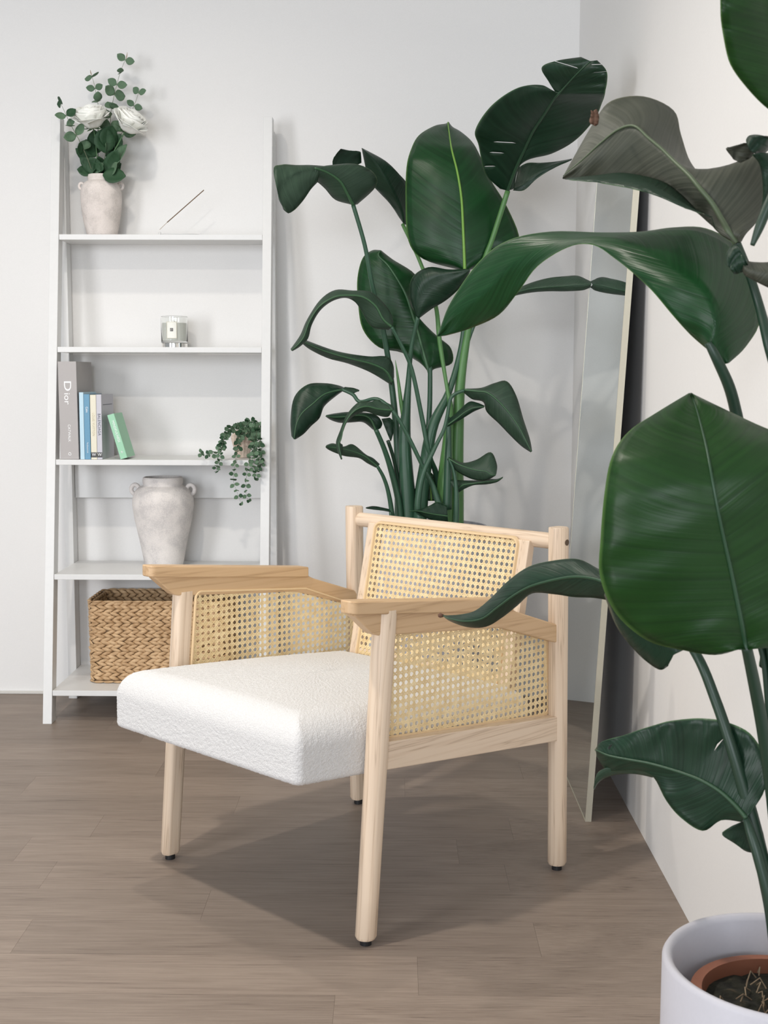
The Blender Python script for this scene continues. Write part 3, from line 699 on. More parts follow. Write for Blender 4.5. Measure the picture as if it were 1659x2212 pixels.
# O and lower ones
lf([(968, 1128, 967, 1115, 965, 1092), (945, 1127, 945, 1112, 945, 1084), (918, 1118, 922, 1108, 928, 1092), (900, 1107, 903, 1104, 906, 1100), (883, 1105, 884, 1104, 885, 1103)], (YC - .14, YC - .16), .01, .01, .002, rr=(.0025, .001))
lf([(914, 1082, 932, 1082, 945, 1082), (916, 1050, 930, 1052, 948, 1050), (922, 1022, 928, 1030, 940, 1030), (926, 1018, 927, 1018, 929, 1019)], (YC, YC + .01), .0, .0, rib='midrib_bright', mats=('leaf_bright', 'leaf'), rr=(.003, .001))
lf([(842, 1106, 843, 1104, 846, 1101), (825, 1103, 825, 1100, 826, 1096), (806, 1101, 806, 1098, 806, 1093), (790, 1098, 790, 1097, 790, 1096)], (YC - .06, YC - .08), 0, .01, rib=None, na=3)
# P: leaf reaching the mirror, Q: small one in front of the right stems
lf([(1050, 668, 1052, 662, 1055, 655), (1092, 645, 1094, 640, 1100, 632), (1138, 633, 1140, 625, 1142, 613), (1180, 629, 1182, 620, 1184, 601), (1215, 629, 1218, 618, 1222, 597), (1244, 628, 1247, 615, 1247, 596), (1262, 626, 1266, 614, 1267, 604), (1276, 620, 1277, 614, 1277, 609)], [YC - .02, YC - .06, YC - .1, YC - .13, YC - .16, YC - .18, 3.588, 3.578], .02, .03, .004, rib='midrib_dark', rr=(.003, .001), na=6)
st([(985, 900, 10, YC), (1000, 780, 9, YC), (1025, 700, 8, YC), (1052, 662, 7, YC - .02)])
lf([(966, 922, 967, 918, 970, 905), (985, 912, 988, 903, 985, 893), (1005, 900, 1008, 888, 1012, 869), (1025, 888, 1027, 880, 1030, 870), (1045, 880, 1046, 879, 1047, 877)], (YC - .1, YC - .14), .01, .02, .003, rr=(.0025, .001), mats=('leaf_under', 'leaf'))

# ------------------------------------------------------------ plant in the right foreground
pc = at(1696, 2077, 1.385); px2, py2, pz2 = pc.x, pc.y, pc.z
pr = .1385
pot2 = empty('plant_pot', (px2, py2, 0), 'large white cylindrical pot in the right foreground corner of the photo', 'pot')
MB().lathe([(.001, 0), (pr - .006, 0), (pr, .006), (pr, pz2 - .006), (pr - .003, pz2 - .001), (pr - .006, pz2), (pr - .010, pz2 - .002), (pr - .013, pz2 - .008), (pr - .013, .02), (.001, .02)], (px2, py2, 0), 72).build('pot_shell', 'potwhite', pot2, smooth=True)
inner = empty('nursery_pot', (px2, py2, .022), 'terracotta coloured nursery pot sitting inside the large white foreground pot', 'pot')
zi = pz2 - .042; ri = .104
MB().lathe([(.001, .022), (.085, .022), (ri - .006, zi - .02), (ri, zi - .018), (ri + .001, zi), (ri - .012, zi + .001), (ri - .013, zi - .012), (ri - .016, .05), (.001, .05)], (px2, py2, 0), 56).build('pot_shell', 'terracotta', inner, smooth=True, angle=50)
plant2 = empty('bird_of_paradise', (px2, py2, zi), 'near bird of paradise plant with broad leaves growing from the foreground white pot', 'plant')
mb = MB(); nr = 14; rings = []
for i in range(nr + 1):
    r = .0005 + (ri - .0135) * i / nr
    rings.append([Vector((px2 + r * cos(2 * pi * k / 48), py2 + r * sin(2 * pi * k / 48), zi - .016 + .006 * noise.noise(Vector((r * cos(2 * pi * k / 48) * 60, r * sin(2 * pi * k / 48) * 60, 1))))) for k in range(48)])
mb.ring_tube(rings, False).build('soil', 'soil', plant2, smooth=True)
mb = MB()
for k in range(46):
    a = R.uniform(0, 2 * pi); r = R.uniform(.01, .088); x = px2 + r * cos(a); y = py2 + r * sin(a); b = R.uniform(0, 2 * pi); l = R.uniform(.006, .02)
    mb.tube([(x, y, zi - .012), (x + l * .5 * cos(b), y + l * .5 * sin(b), zi - .008 + R.uniform(0, .006)), (x + l * cos(b + .5), y + l * sin(b + .5), zi - .011)], .0008, 4)
mb.build('root_scraps', 'stem_brown', plant2, kind='stuff')
s2 = lambda *a, **k: stalk(plant2, *a, **k)
l2 = lambda *a, **k: blade('leaf', plant2, *a, **k)
YP = 1.385
s2([(1700, 2180, 30, YP), (1690, 2000, 28, YP), (1672, 1760, 28, YP - .01), (1650, 1590, 28, YP - .03), (1630, 1480, 27, YP - .06), (1612, 1395, 24, YP - .09)], 'stalk_dark', 12)
s2([(1690, 2180, 34, YP), (1672, 2000, 34, YP), (1655, 1900, 34, YP), (1622, 1760, 32, YP + .01), (1582, 1620, 26, YP + .02), (1545, 1510, 24, YP + .04), (1505, 1415, 22, YP + .06), (1440, 1330, 19, YP + .12), (1330, 1262, 17, YP + .2)], 'stalk_dark', 12)
s2([(1712, 2180, 30, YP + .03), (1705, 1900, 28, YP + .04), (1690, 1600, 28, YP + .05), (1655, 1300, 28, YP + .06), (1612, 1000, 27, YP + .06), (1592, 900, 26, YP + .06), (1575, 835, 25, YP + .05), (1548, 775, 22, YP + .04), (1530, 740, 18, YP + .04)], 'stalk_dark', 12)
s2([(1720, 2180, 28, YP - .02), (1735, 1600, 26, YP), (1710, 1100, 26, YP + .02), (1685, 850, 25, YP + .03), (1660, 740, 24, YP + .03), (1640, 660, 20, YP + .05), (1618, 590, 18, YP + .05), (1590, 520, 17, YP + .04)], 'stalk_dark', 12)
s2([(1690, 2180, 22, YP - .03), (1668, 1980, 22, YP - .03), (1640, 1860, 24, YP - .02), (1622, 1800, 22, YP - .01), (1611, 1766, 15, YP)], 'stalk_dark', 12)
s2([(1625, 530, 10, 1.30), (1640, 492, 20, 1.30), (1655, 455, 22, 1.30), (1680, 400, 22, 1.30), (1720, 330, 20, 1.30)], 'stalk_dark', 10)
s2([(1700, 2180, 18, YP + .05), (1680, 1760, 18, YP + .05), (1663, 1560, 16, YP + .06), (1652, 1440, 14, YP + .06), (1640, 1390, 12, YP + .06)], 'stalk_dark', 10)
# top right corner leaf
l2([(1700, 260, 1740, 270, 1800, 250), (1657, 234, 1725, 220, 1830, 190), (1615, 192, 1705, 170, 1840, 120), (1578, 140, 1690, 110, 1840, 40), (1563, 80, 1675, 50, 1820, -40), (1556, 20, 1665, -10, 1790, -120), (1562, -60, 1655, -80, 1740, -190), (1600, -150, 1650, -180, 1700, -240), (1648, -260, 1650, -262, 1652, -260)],
   (1.30, 1.18), -.02, .05, .01, ('leaf_fore', 'leaf_under'), rr=(.004, .0015))
# twisted grey underside leaf
l2([(1582, 523, 1590, 524, 1602, 522), (1558, 508, 1574, 500, 1612, 505), (1540, 490, 1557, 470, 1640, 470), (1524, 464, 1538, 438, 1662, 395), (1490, 450, 1513, 408, 1650, 330), (1462, 434, 1488, 378, 1588, 352), (1428, 422, 1456, 348, 1524, 376), (1400, 412, 1430, 322, 1492, 350), (1365, 404, 1400, 297, 1471, 290), (1325, 398, 1370, 272, 1455, 238), (1288, 393, 1335, 280, 1390, 208), (1252, 389, 1296, 310, 1320, 218), (1232, 387, 1258, 345, 1284, 262), (1218, 387, 1222, 375, 1236, 345), (1216, 386, 1217, 382, 1218, 378)],
   [1.42, 1.42, 1.43, 1.44, 1.45, 1.47, 1.50, 1.52, 1.54, 1.56, 1.58, 1.60, 1.62, 1.64, 1.65], [0, .01, .03, .04, .05, .05, .05, .05, .05, .04, .04, .03, .02, .01, 0], [0, .0, .01, .02, .02, .04, .04, .05, .06, .06, .05, .04, .03, .01, 0], .006, ('leaf_grey', 'leaf'), rib='midrib_grey', rr=(.0038, .0005), ripple=.006, na=8)
l2([(1277, 238, 1282, 240, 1288, 236), (1276, 250, 1283, 250, 1293, 250), (1274, 262, 1282, 264, 1292, 266), (1278, 268, 1282, 270, 1287, 271)], (1.575, 1.575), 0, 0, .002, ('brown_tip', 'brown_tip'), rib=None, na=3)
l2([(1520, 462, 1538, 468, 1545, 492), (1480, 450, 1500, 452, 1520, 470), (1430, 428, 1460, 428, 1500, 448), (1385, 412, 1420, 405, 1470, 418), (1340, 402, 1380, 388, 1428, 390), (1290, 394, 1330, 380, 1350, 373), (1240, 389, 1262, 383, 1290, 378), (1220, 387, 1222, 386, 1225, 385)], (1.40, 1.60), .0, .012, .003, ('leaf', 'leaf_grey'), rib=None)
l2([(1578, 336, 1585, 345, 1600, 352), (1568, 322, 1590, 328, 1625, 338), (1575, 318, 1598, 318, 1635, 315), (1600, 311, 1612, 310, 1640, 305)], (1.38, 1.36), 0, 0, .004, ('leaf_grey', 'leaf'), rib=None)
l2([(1612, 308, 1620, 325, 1635, 335), (1612, 300, 1630, 312, 1650, 332), (1620, 292, 1640, 302, 1662, 322), (1640, 291, 1655, 296, 1672, 302), (1665, 298, 1670, 298, 1676, 298)], (1.34, 1.34), .01, .02, .01, ('leaf', 'leaf_grey'), rib=None)
l2([(1640, 470, 1650, 440, 1668, 430), (1648, 420, 1662, 400, 1690, 400), (1642, 360, 1662, 352, 1690, 350), (1625, 335, 1645, 330, 1670, 330)], (1.36, 1.34), .01, .02, .004, ('leaf', 'leaf_grey'), rib=None)
# long folded leaf
l2([(1560, 782, 1568, 786, 1575, 784), (1524, 752, 1542, 738, 1612, 748), (1490, 722, 1546, 692, 1642, 690), (1452, 680, 1533, 645, 1628, 600), (1410, 630, 1500, 608, 1590, 530), (1370, 592, 1450, 576, 1525, 493), (1330, 560, 1400, 543, 1455, 491), (1280, 528, 1340, 517, 1385, 500), (1225, 534, 1265, 512, 1300, 502), (1160, 575, 1185, 530, 1190, 500), (1120, 630, 1112, 566, 1098, 519), (1078, 680, 1052, 628, 1034, 566), (1020, 708, 995, 676, 975, 650), (968, 724, 960, 718, 953, 702), (945, 727, 945, 726, 945, 724)],
   [1.43, 1.42, 1.42, 1.43, 1.45, 1.48, 1.52, 1.57, 1.63, 1.70, 1.76, 1.81, 1.86, 1.89, 1.90], [0, .02, .03, .03, .03, .03, .03, .03, .02, .02, .02, .02, .01, 0, 0], [0, .04, .07, .08, .08, .07, .05, .03, .02, .03, .03, .03, .02, 0, 0], .004, ('leaf_bright', 'leaf_under'), rib=None, na=8)
# broad front leaf
l2([(1598, 1402, 1612, 1403, 1630, 1402), (1545, 1415, 1608, 1382, 1700, 1392), (1472, 1404, 1602, 1345, 1765, 1350), (1397, 1383, 1590, 1285, 1795, 1285), (1330, 1325, 1577, 1222, 1805, 1205), (1296, 1245, 1563, 1160, 1798, 1115), (1297, 1165, 1550, 1097, 1782, 1030), (1306, 1062, 1538, 1032, 1747, 980), (1322, 985, 1527, 972, 1700, 945), (1358, 932, 1515, 922, 1632, 915), (1420, 890, 1504, 882, 1562, 882), (1488, 849, 1493, 849, 1498, 851)],
   [YP - .09, YP - .09, YP - .1, YP - .105, YP - .11, YP - .115, YP - .12, YP - .115, YP - .09, YP - .05, YP - .01, YP + .03], [0, .01, .02, .03, .03, .03, .03, .03, .02, .02, .01, 0], [0, .01, .02, .03, .03, .03, .03, .03, .02, .02, .01, 0], .012, ('leaf_fore', 'leaf_under'), rib='midrib_dark', rr=(.0032, .0006), ripple=.006, na=8)
l2([(1442, 1440, 1455, 1415, 1485, 1398), (1425, 1447, 1428, 1410, 1440, 1372), (1395, 1428, 1392, 1392, 1395, 1355), (1362, 1395, 1358, 1362, 1362, 1330), (1330, 1350, 1330, 1325, 1335, 1300), (1305, 1285, 1307, 1280, 1310, 1275)], (YP - .06, YP - .04), .02, .0, .004, ('leaf', 'leaf_under'), rib=None)
# arching leaf over the armrest
l2([(1330, 1300, 1332, 1270, 1330, 1245), (1285, 1292, 1290, 1252, 1292, 1228), (1240, 1290, 1245, 1246, 1250, 1208), (1198, 1284, 1200, 1252, 1200, 1210), (1150, 1282, 1148, 1266, 1142, 1224), (1118, 1308, 1112, 1285, 1096, 1256), (1085, 1334, 1075, 1312, 1062, 1290), (1050, 1354, 1042, 1336, 1028, 1318), (1010, 1355, 1004, 1342, 996, 1327), (972, 1342, 970, 1336, 968, 1329), (957, 1331, 957, 1330, 957, 1328)],
   (1.58, 1.92), .03, .03, .004, ('leaf', 'leaf_under'), rib='midrib_dark', rr=(.0025, .001))
MB().tube([at(958, 1330, 1.92), at(951, 1329, 1.92), at(946, 1330, 1.92)], [.0022, .004, .002], 8).build('dry_tip', 'brown_tip', plant2, smooth=True)
# lower leaf
l2([(1626, 1750, 1612, 1767, 1602, 1776), (1652, 1705, 1587, 1738, 1558, 1772), (1653, 1642, 1556, 1710, 1518, 1795), (1620, 1585, 1520, 1688, 1470, 1766), (1562, 1558, 1484, 1673, 1438, 1728), (1508, 1552, 1444, 1660, 1412, 1680), (1450, 1557, 1400, 1648, 1378, 1664), (1398, 1571, 1355, 1640, 1340, 1665), (1342, 1590, 1315, 1632, 1312, 1665), (1300, 1602, 1292, 1622, 1292, 1640), (1286, 1618, 1286, 1620, 1287, 1624)],
   (1.38, 1.55), [0, -.02, -.03, -.03, -.03, -.03, -.02, -.02, -.01, 0, 0], .02, .0, ('leaf', 'leaf_under'), rib='midrib_dark', rr=(.003, .001), flip=True, na=8, tears=((.83, -.3, -.62, .6), (.36, -.5, -.68, .35)))
l2([(1410, 1680, 1405, 1668, 1400, 1662), (1370, 1672, 1368, 1660, 1365, 1652), (1325, 1675, 1322, 1662, 1322, 1655), (1296, 1688, 1292, 1680, 1292, 1668), (1284, 1706, 1283, 1702, 1283, 1695)], (1.50, 1.56), .01, .0, .003, ('leaf_under', 'leaf'), rib=None)
l2([(1615, 1772, 1618, 1768, 1625, 1765), (1560, 1798, 1585, 1788, 1640, 1780), (1585, 1820, 1610, 1805, 1648, 1800), (1612, 1838, 1625, 1828, 1650, 1820), (1636, 1842, 1640, 1840, 1648, 1838)], (1.41, 1.44), .0, .01, .003, ('leaf', 'leaf_under'), rib=None)
# curled dark leaf at the right edge
l2([(1700, 640, 1705, 600, 1710, 560), (1660, 622, 1662, 590, 1660, 566), (1628, 606, 1630, 585, 1632, 566), (1606, 592, 1610, 578, 1612, 563), (1603, 575, 1606, 568, 1608, 560)], (1.30, 1.32), .01, .02, .004, ('leaf_grey', 'leaf'), rib=None)
l2([(1608, 560, 1612, 562, 1616, 570), (1588, 530, 1600, 545, 1612, 580), (1572, 545, 1582, 562, 1597, 590), (1570, 572, 1576, 578, 1585, 590)], (1.32, 1.33), .01, .0, .006, ('leaf_under', 'leaf'), rib=None)
l2([(1640, 1440, 1662, 1455, 1700, 1460), (1642, 1410, 1665, 1420, 1700, 1420), (1644, 1390, 1664, 1392, 1700, 1385), (1650, 1365, 1665, 1368, 1690, 1366)], (1.45, 1.45), .0, .0, .003, ('leaf', 'leaf_under'), rib=None)

# ------------------------------------------------------------ leaning mirror
mir = empty('leaning_mirror', (.49, 3.327, 0), 'tall frameless mirror with thin champagne edges leaning on the right wall', 'mirror')
ZM = 1.665; lean = .0535
def TM(p): return Vector((.4776 + p.x + lean * p.z, p.y, p.z))
y0, y1 = 3.033, 3.622
MB().box(.0006, y0 + .003, .004, .0135, y1 - .003, ZM - .004, TM).build('mirror_glass', 'mirror', mir)
MB().box(.0135, y0 + .004, .004, .0150, y1 - .004, ZM - .004, TM).build('backing_board', 'mirror_back', mir)
for nm, b in (('frame_side', (0, y0, 0, .0152, y0 + .003, ZM)), ('frame_side', (0, y1 - .003, 0, .0152, y1, ZM)), ('frame_foot', (0, y0 + .003, 0, .0152, y1 - .003, .004)), ('frame_head', (0, y0 + .003, ZM - .004, .0152, y1 - .003, ZM))):
    MB().box(*b[:3], *b[3:], TM).build(nm, 'champagne', mir)

# ------------------------------------------------------------ basket
bx0, bx1, by0, by1, bz0, bz1 = -1.001, -.534, 4.000, 4.245, .1055, .378
bask = empty('storage_basket', ((bx0 + bx1) / 2, (by0 + by1) / 2, bz0), 'rectangular woven water hyacinth basket on the bottom shelf', 'basket')
def bperim(inset, zf):
    # rounded rectangle points; the basket widens a little towards the top
    g = .004 * (1 - zf); x0, x1, ya, yb = bx0 + inset + g, bx1 - inset - g, by0 + inset + g * .3, by1 - inset; r = .028
    pts = []
    for cx, cy, a0 in ((x1 - r, ya + r, -pi / 2), (x1 - r, yb - r, 0), (x0 + r, yb - r, pi / 2), (x0 + r, ya + r, pi)):
        for k in range(7): a = a0 + pi / 2 * k / 6; pts.append(Vector((cx + r * cos(a), cy + r * sin(a), 0)))
    return pts
def along(pts):
    n = len(pts); L_ = [0]
    for i in range(n): L_.append(L_[-1] + (pts[(i + 1) % n] - pts[i]).length)
    def f(s):
        s %= L_[-1]
        for i in range(n):
            if s <= L_[i + 1]:
                t = (s - L_[i]) / max(1e-9, L_[i + 1] - L_[i]); p = pts[i].lerp(pts[(i + 1) % n], t); d = (pts[(i + 1) % n] - pts[i]).normalized(); return p, d
        return pts[0], (pts[1] - pts[0]).normalized()
    return f, L_[-1]
rings = []
for ins, z in ((.010, bz0 + .003), (.009, bz1 - .006), (.015, bz1 - .006), (.016, bz0 + .012)):
    rings.append([p + Vector((0, 0, z)) for p in bperim(ins, (z - bz0) / (bz1 - bz0))])
mb = MB(); mb.ring_tube(rings, False)
n = len(rings[0]); mb.f.append(tuple(range(n))[::-1]); mb.f.append(tuple(3 * n + k for k in range(n)))
mb.build('inner_wall', 'basket_core', bask)
NB = 11; hb = (bz1 - bz0 - .014) / NB
def lobe(mb, p, d, up, out, ln, ht, th, slant, rnd):
    # a plump leaf-like strand: pointed ends, lens section
    d2 = (d * cos(slant) + up * sin(slant)).normalized(); u2 = out.cross(d2).normalized()
    rings = []; m = 5
    for i in range(m):
        t = i / (m - 1); wv = sin(pi * min(max(t * .92 + .04, 0), 1)) ** .7
        c = p + d2 * (t - .5) * ln + out * (th * (.55 * wv + .15 - .34 * t))
        rings.append([c + u2 * (ht * .5 * wv * cos(a)) + out * (th * .62 * wv * sin(a)) for a in (0, pi / 4, pi / 2, 3 * pi / 4, pi, 1.5 * pi)])
    mb.ring_tube(rings, True)
for row in range(NB):
    mb = MB(); zc = bz0 + .010 + hb * (row + .5); zf = (zc - bz0) / (bz1 - bz0)
    f, Lp = along(bperim(.008, zf)); nl = int(Lp / .0262); sh = R.uniform(0, .02)
    fi, Li = along(bperim(.016, zf))
    for k in range(nl):
        for half in (-1, 1):
            s = k * Lp / nl + sh + (.004 if half > 0 else 0) + R.uniform(-.0022, .0022)
            p, d = f(s); out = Vector((d.y, -d.x, 0))
            p = p + Vector((0, 0, zc + half * hb * .25 + R.uniform(-.0006, .0006)))
            lobe(mb, p, d, Vector((0, 0, 1)), out, .0395 + R.uniform(-.003, .003), hb * .56 * R.uniform(.9, 1.12), .0075, half * .30, 0)
            if row >= NB - 4:
                p, d = fi(s); out = Vector((-d.y, d.x, 0)); p = p + Vector((0, 0, zc + half * hb * .25))
                lobe(mb, p, d, Vector((0, 0, 1)), out, .032, hb * .62, .005, half * .36, 0)
    mb.build('braid_row', 'hyacinth', bask, smooth=True)
for z, nm in ((bz1 - .003, 'top_rim'), (bz0 + .004, 'bottom_rim')):
    mb = MB(); f, Lp = along(bperim(.009 if nm == 'top_rim' else .007, 1 if nm == 'top_rim' else 0)); nl = int(Lp / .032)
    for k in range(nl):
        p, d = f(k * Lp / nl); out = Vector((d.y, -d.x, 0))
        lobe(mb, p + Vector((0, 0, z)), d, Vector((0, 0, 1)), out, .038, .0085, .008 if nm == 'bottom_rim' else .010, .03, 0)
    mb.build(nm, 'hyacinth', bask, smooth=True)

# ------------------------------------------------------------ writing
def text_mesh(name, s, parent, m, origin, xdir, ydir, size, spacing=1.0, depth=.0003, sx=1.0, center=True):
    c = bpy.data.curves.new(name, 'FONT'); c.body = s; c.size = 1; c.space_character = spacing; c.extrude = 0
    c.align_x = 'CENTER' if center else 'LEFT'; c.align_y = 'CENTER'; c.resolution_u = 4
    t = bpy.data.objects.new(name + '_tmp', c); COL.objects.link(t)
    bpy.context.view_layer.update()
    me = bpy.data.meshes.new_from_object(t.evaluated_get(bpy.context.evaluated_depsgraph_get()))
    bpy.data.objects.remove(t); bpy.data.curves.remove(c)
    xd = Vector(xdir).normalized(); yd = Vector(ydir).normalized(); o0 = Vector(origin); org = origin_of(parent)
    for v in me.vertices: v.co = o0 + xd * (v.co.x * size * sx) + yd * (v.co.y * size) - org
    me.materials.clear(); me.materials.append(M[m])
    o = bpy.data.objects.new(name, me); COL.objects.link(o); o.parent = parent
    sd = o.modifiers.new('thickness', 'SOLIDIFY'); sd.thickness = depth; sd.offset = 0
    return o

# ------------------------------------------------------------ books on the third shelf
ZS = .835; YS = 4.020
def book(label, xl, xr, h, dep, cover, lean_=0.0, base=None, y=YS, grp='books on the third shelf'):
    # xl, xr at the foot of the spine; lean_ shifts the top (metres, + to the right)
    root = empty('book', ((xl + xr) / 2, y, ZS), label, 'book', grp)
    ang = math.asin(max(-.9, min(.9, lean_ / h))); ca, sa = cos(ang), sin(ang); wd = xr - xl
    px = xr if lean_ > 0 else xl      # pivot: the lower corner that stays down
    def T(p):
        lx, lz = p.x - px, p.z
        return Vector((px + lx * ca + lz * sa, p.y, ZS + .0004 + lz * ca - lx * sa))
    if lean_ < 0:
        pass
    lift = 0
    cv = .0025
    MB().box(xl, y, 0, xr, y + .003, h, T).build('spine', cover, root, bevel=.0008)
    MB().box(xl, y + .003, 0, xl + cv, y + dep, h, T).build('front_cover', cover, root)
    MB().box(xr - cv, y + .003, 0, xr, y + dep, h, T).build('back_cover', cover, root)
    MB().box(xl + cv, y + .003, .003, xr - cv, y + dep - .004, h - .003, T).build('page_block', 'paper', root)
    return root, T
def pxx(px, z=.95): # x at the spine plane for a pixel column on row y
    return at(px, 900, YS).x
X = lambda px: at(px, 990, YS).x
XD = lambda T: ((T(Vector((0, 0, -1))) - T(Vector((0, 0, 0)))).normalized(), (T(Vector((1, 0, 0))) - T(Vector((0, 0, 0)))).normalized())
bk, T = book('thick light grey book, tallest, at the left end of the row', X(131), X(170.5), .312, .20, 'cover_grey', -.0022)
dn, rt = XD(T); xm = (X(131) + X(170.5)) / 2
zrow = lambda py: at(150, py, YS).z - ZS
text_mesh('spine_title', 'D', bk, 'print_white', T(Vector((xm - .001, YS - .0004, zrow(834)))), dn, rt, .033, sx=1.45)
text_mesh('spine_title', 'ior', bk, 'print_white', T(Vector((xm - .003, YS - .0004, zrow(861.5)))), dn, rt, .027, sx=1.2)
text_mesh('spine_subtitle', 'CATWALK', bk, 'print_white', T(Vector((xm + .001, YS - .0004, zrow(936)))), dn, rt, .0115, sx=1.0)
mb = MB(); p0 = T(Vector((xm + .001, YS - .0006, zrow(981))))
mb.tube([p0 + Vector((.0042 * cos(a), 0, .0042 * sin(a))) for a in [pi * .2 + 1.25 * pi * k / 8 for k in range(9)]], .0011, 5); mb.tube([p0 + Vector((.0015 + .003 * cos(a), 0, -.0012 + .003 * sin(a))) for a in [pi * 1.2 + 1.2 * pi * k / 8 for k in range(9)]], .0010, 5)
mb.build('publisher_mark', 'print_white', bk)
bk, T = book('slim pale blue book standing right of the thick grey one', X(173.6), X(183), .2145, .17, 'cover_pale_blue', 0)
bk, T = book('medium blue book with small white lettering', X(183.5), X(196), .2085, .17, 'cover_blue', 0)
dn, rt = XD(T); xm = (X(183.5) + X(196)) / 2
text_mesh('spine_title', 'Calm', bk, 'print_white', T(Vector((xm, YS - .0004, zrow(885)))), dn, rt, .0098, sx=.9)
text_mesh('spine_author', 'The School of Life', bk, 'print_white', T(Vector((xm, YS - .0004, zrow(967)))), dn, rt, .0062, sx=.75)
for lab, xa, xb, mt, ti, tm, hh, zt_, sz, sxx in (('cream book with faint gold lettering, between blue and lavender ones', 197, 209.8, 'cover_cream', 'LOUIS VUITTON', 'print_gold', .2065, 917, .0108, .84), ('lavender grey book with dark lettering, right of the cream book', 210.3, 221.3, 'cover_lavender', 'BALENCIAGA', 'print_dark', .2075, 917, .0127, .84)):
    bk, T = book(lab, X(xa), X(xb), hh, .17, mt, 0)
    dn, rt = XD(T); xm = (X(xa) + X(xb)) / 2
    text_mesh('spine_title', ti, bk, tm, T(Vector((xm, YS - .0004, zrow(zt_)))), dn, rt, sz, sx=sxx, spacing=1.12)
    lb = MB().box(X(xa) + .0004, YS - .0012, .0065, X(xb) - .0004, YS, .0225, T).build('spine_label', 'label_dark', bk)
    text_mesh('label_letter', 'W', lb, 'print_white', T(Vector((xm, YS - .0016, .0150))), (1, 0, 0), (0, 0, 1), .0135, sx=.95)
    if mt == 'cover_lavender':
        MB().box(X(xb), YS + .02, hh - .034, X(xb) + .0006, YS + .15, hh - .032, T).build('cover_line', 'print_dark', bk)
gx0 = X(260.5); gx1 = gx0 + .0225
bk, T = book('small mint green book leaning left against the lavender one', gx0, gx1, .147, .12, 'cover_green', -.0405)
# let the left-leaning book stand on its lower left corner
dn, rt = XD(T); xm = (gx0 + gx1) / 2
text_mesh('spine_title', 'MINDFULNESS', bk, 'print_white', T(Vector((xm + .001, YS - .0004, .090))), dn, rt, .0112, sx=.96, spacing=1.05)
mb = MB(); p0 = T(Vector((xm, YS - .0006, .022)))
for k in range(5):
    a = 2 * pi * k / 5; mb.tube([p0, p0 + Vector((.0045 * cos(a), 0, .0045 * sin(a)))], .0006, 4)
mb.build('publisher_mark', 'print_white', bk)

# ------------------------------------------------------------ candle and incense
cx, cy, cz = -.7275, 4.165, 1.1955
cd = empty('glass_candle', (cx, cy, cz), 'white candle in a clear glass on a silver lid, second shelf', 'candle')
MB().lathe([(.001, 0), (.0405, 0), (.0425, .001), (.0425, .0135), (.0415, .0145), (.001, .0145)], (cx, cy, cz), 48).build('silver_lid', 'chrome', cd, smooth=True, angle=40)
MB().lathe([(.001, .0150), (.042, .0150), (.0435, .017), (.0440, .1005), (.0430, .1015), (.0415, .1005), (.0408, .022), (.001, .022)], (cx, cy, cz), 48).build('glass_tumbler', 'glass', cd, smooth=True, angle=40)
MB().lathe([(.001, .0225), (.0402, .0225), (.0402, .080), (.001, .0805)], (cx, cy, cz), 40).build('wax', 'wax', cd, smooth=True, angle=40)
MB().tube([(cx, cy, cz + .08), (cx, cy, cz + .088)], .0009, 6).build('wick', 'print_dark', cd)
mb = MB(); pts = []
def onglass(ax, z, r=.0446):
    a = -pi / 2 + ax / .044 ; return Vector((cx + r * cos(a), cy + r * sin(a), cz + z))
def glabel(name, x0, x1, z0, z1, r, m, par, cdx=0):
    n = 8; b = MB(); vs = []
    for i in range(n + 1):
        for z in (z0, z1): vs.append(onglass(x0 + (x1 - x0) * i / n, z, r))
    b.add(vs, [(2 * i, 2 * i + 2, 2 * i + 3, 2 * i + 1) for i in range(n)])
    return b.build(name, m, par, solid=.0002)
lb = glabel('label', -.018, .015, .029, .083, .0447, 'wax', cd)
for x0, x1, z0, z1 in ((-.0175, .0145, .0295, .0302), (-.0175, .0145, .0818, .0825), (-.0175, -.0169, .0295, .0825), (.0139, .0145, .0295, .0825)): glabel('label_border', x0, x1, z0, z1, .0450, 'print_gold', lb)
bx = glabel('label_square', -.0065, .0035, .052, .062, .0451, 'label_dark', lb)
text_mesh('label_text', 'JO', bx, 'paper', onglass(-.0015, .057, .0456), (1, 0, 0), (0, 0, 1), .0072)
ih = at(388, 500, 4.17)
inc = empty('incense_holder', (ih.x, 4.17, 1.5575), 'flat white incense holder with one brown stick on the top shelf', 'incense holder')
MB().lathe([(.001, 0), (.05, 0), (.056, .004), (.056, .0055), (.05, .003), (.001, .0028)], (0, 0, 0), 40, T=lambda p: Vector((ih.x + p.x * 1.15, 4.17 + p.y * .6, 1.5575 + p.z))).build('dish', 'white', inc, smooth=True)
MB().lathe([(.001, 0), (.005, 0), (.004, .012), (.001, .012)], (at(345, 497, 4.17).x, 4.17, 1.5585), 12, cap=True).build('stick_socket', 'white', inc, smooth=True)
stc = empty('incense_stick', at(345, 497, 4.17), 'thin brown incense stick tilting up to the right on the top shelf', 'incense')
MB().tube([at(345, 496, 4.17), at(361, 480.5, 4.17)], .0007, 6).build('bare_end', 'stem_brown', stc)
MB().tube([at(361, 480.5, 4.17), at(440.5, 410.5, 4.17)], .0016, 8).build('incense_paste', 'incense', stc)

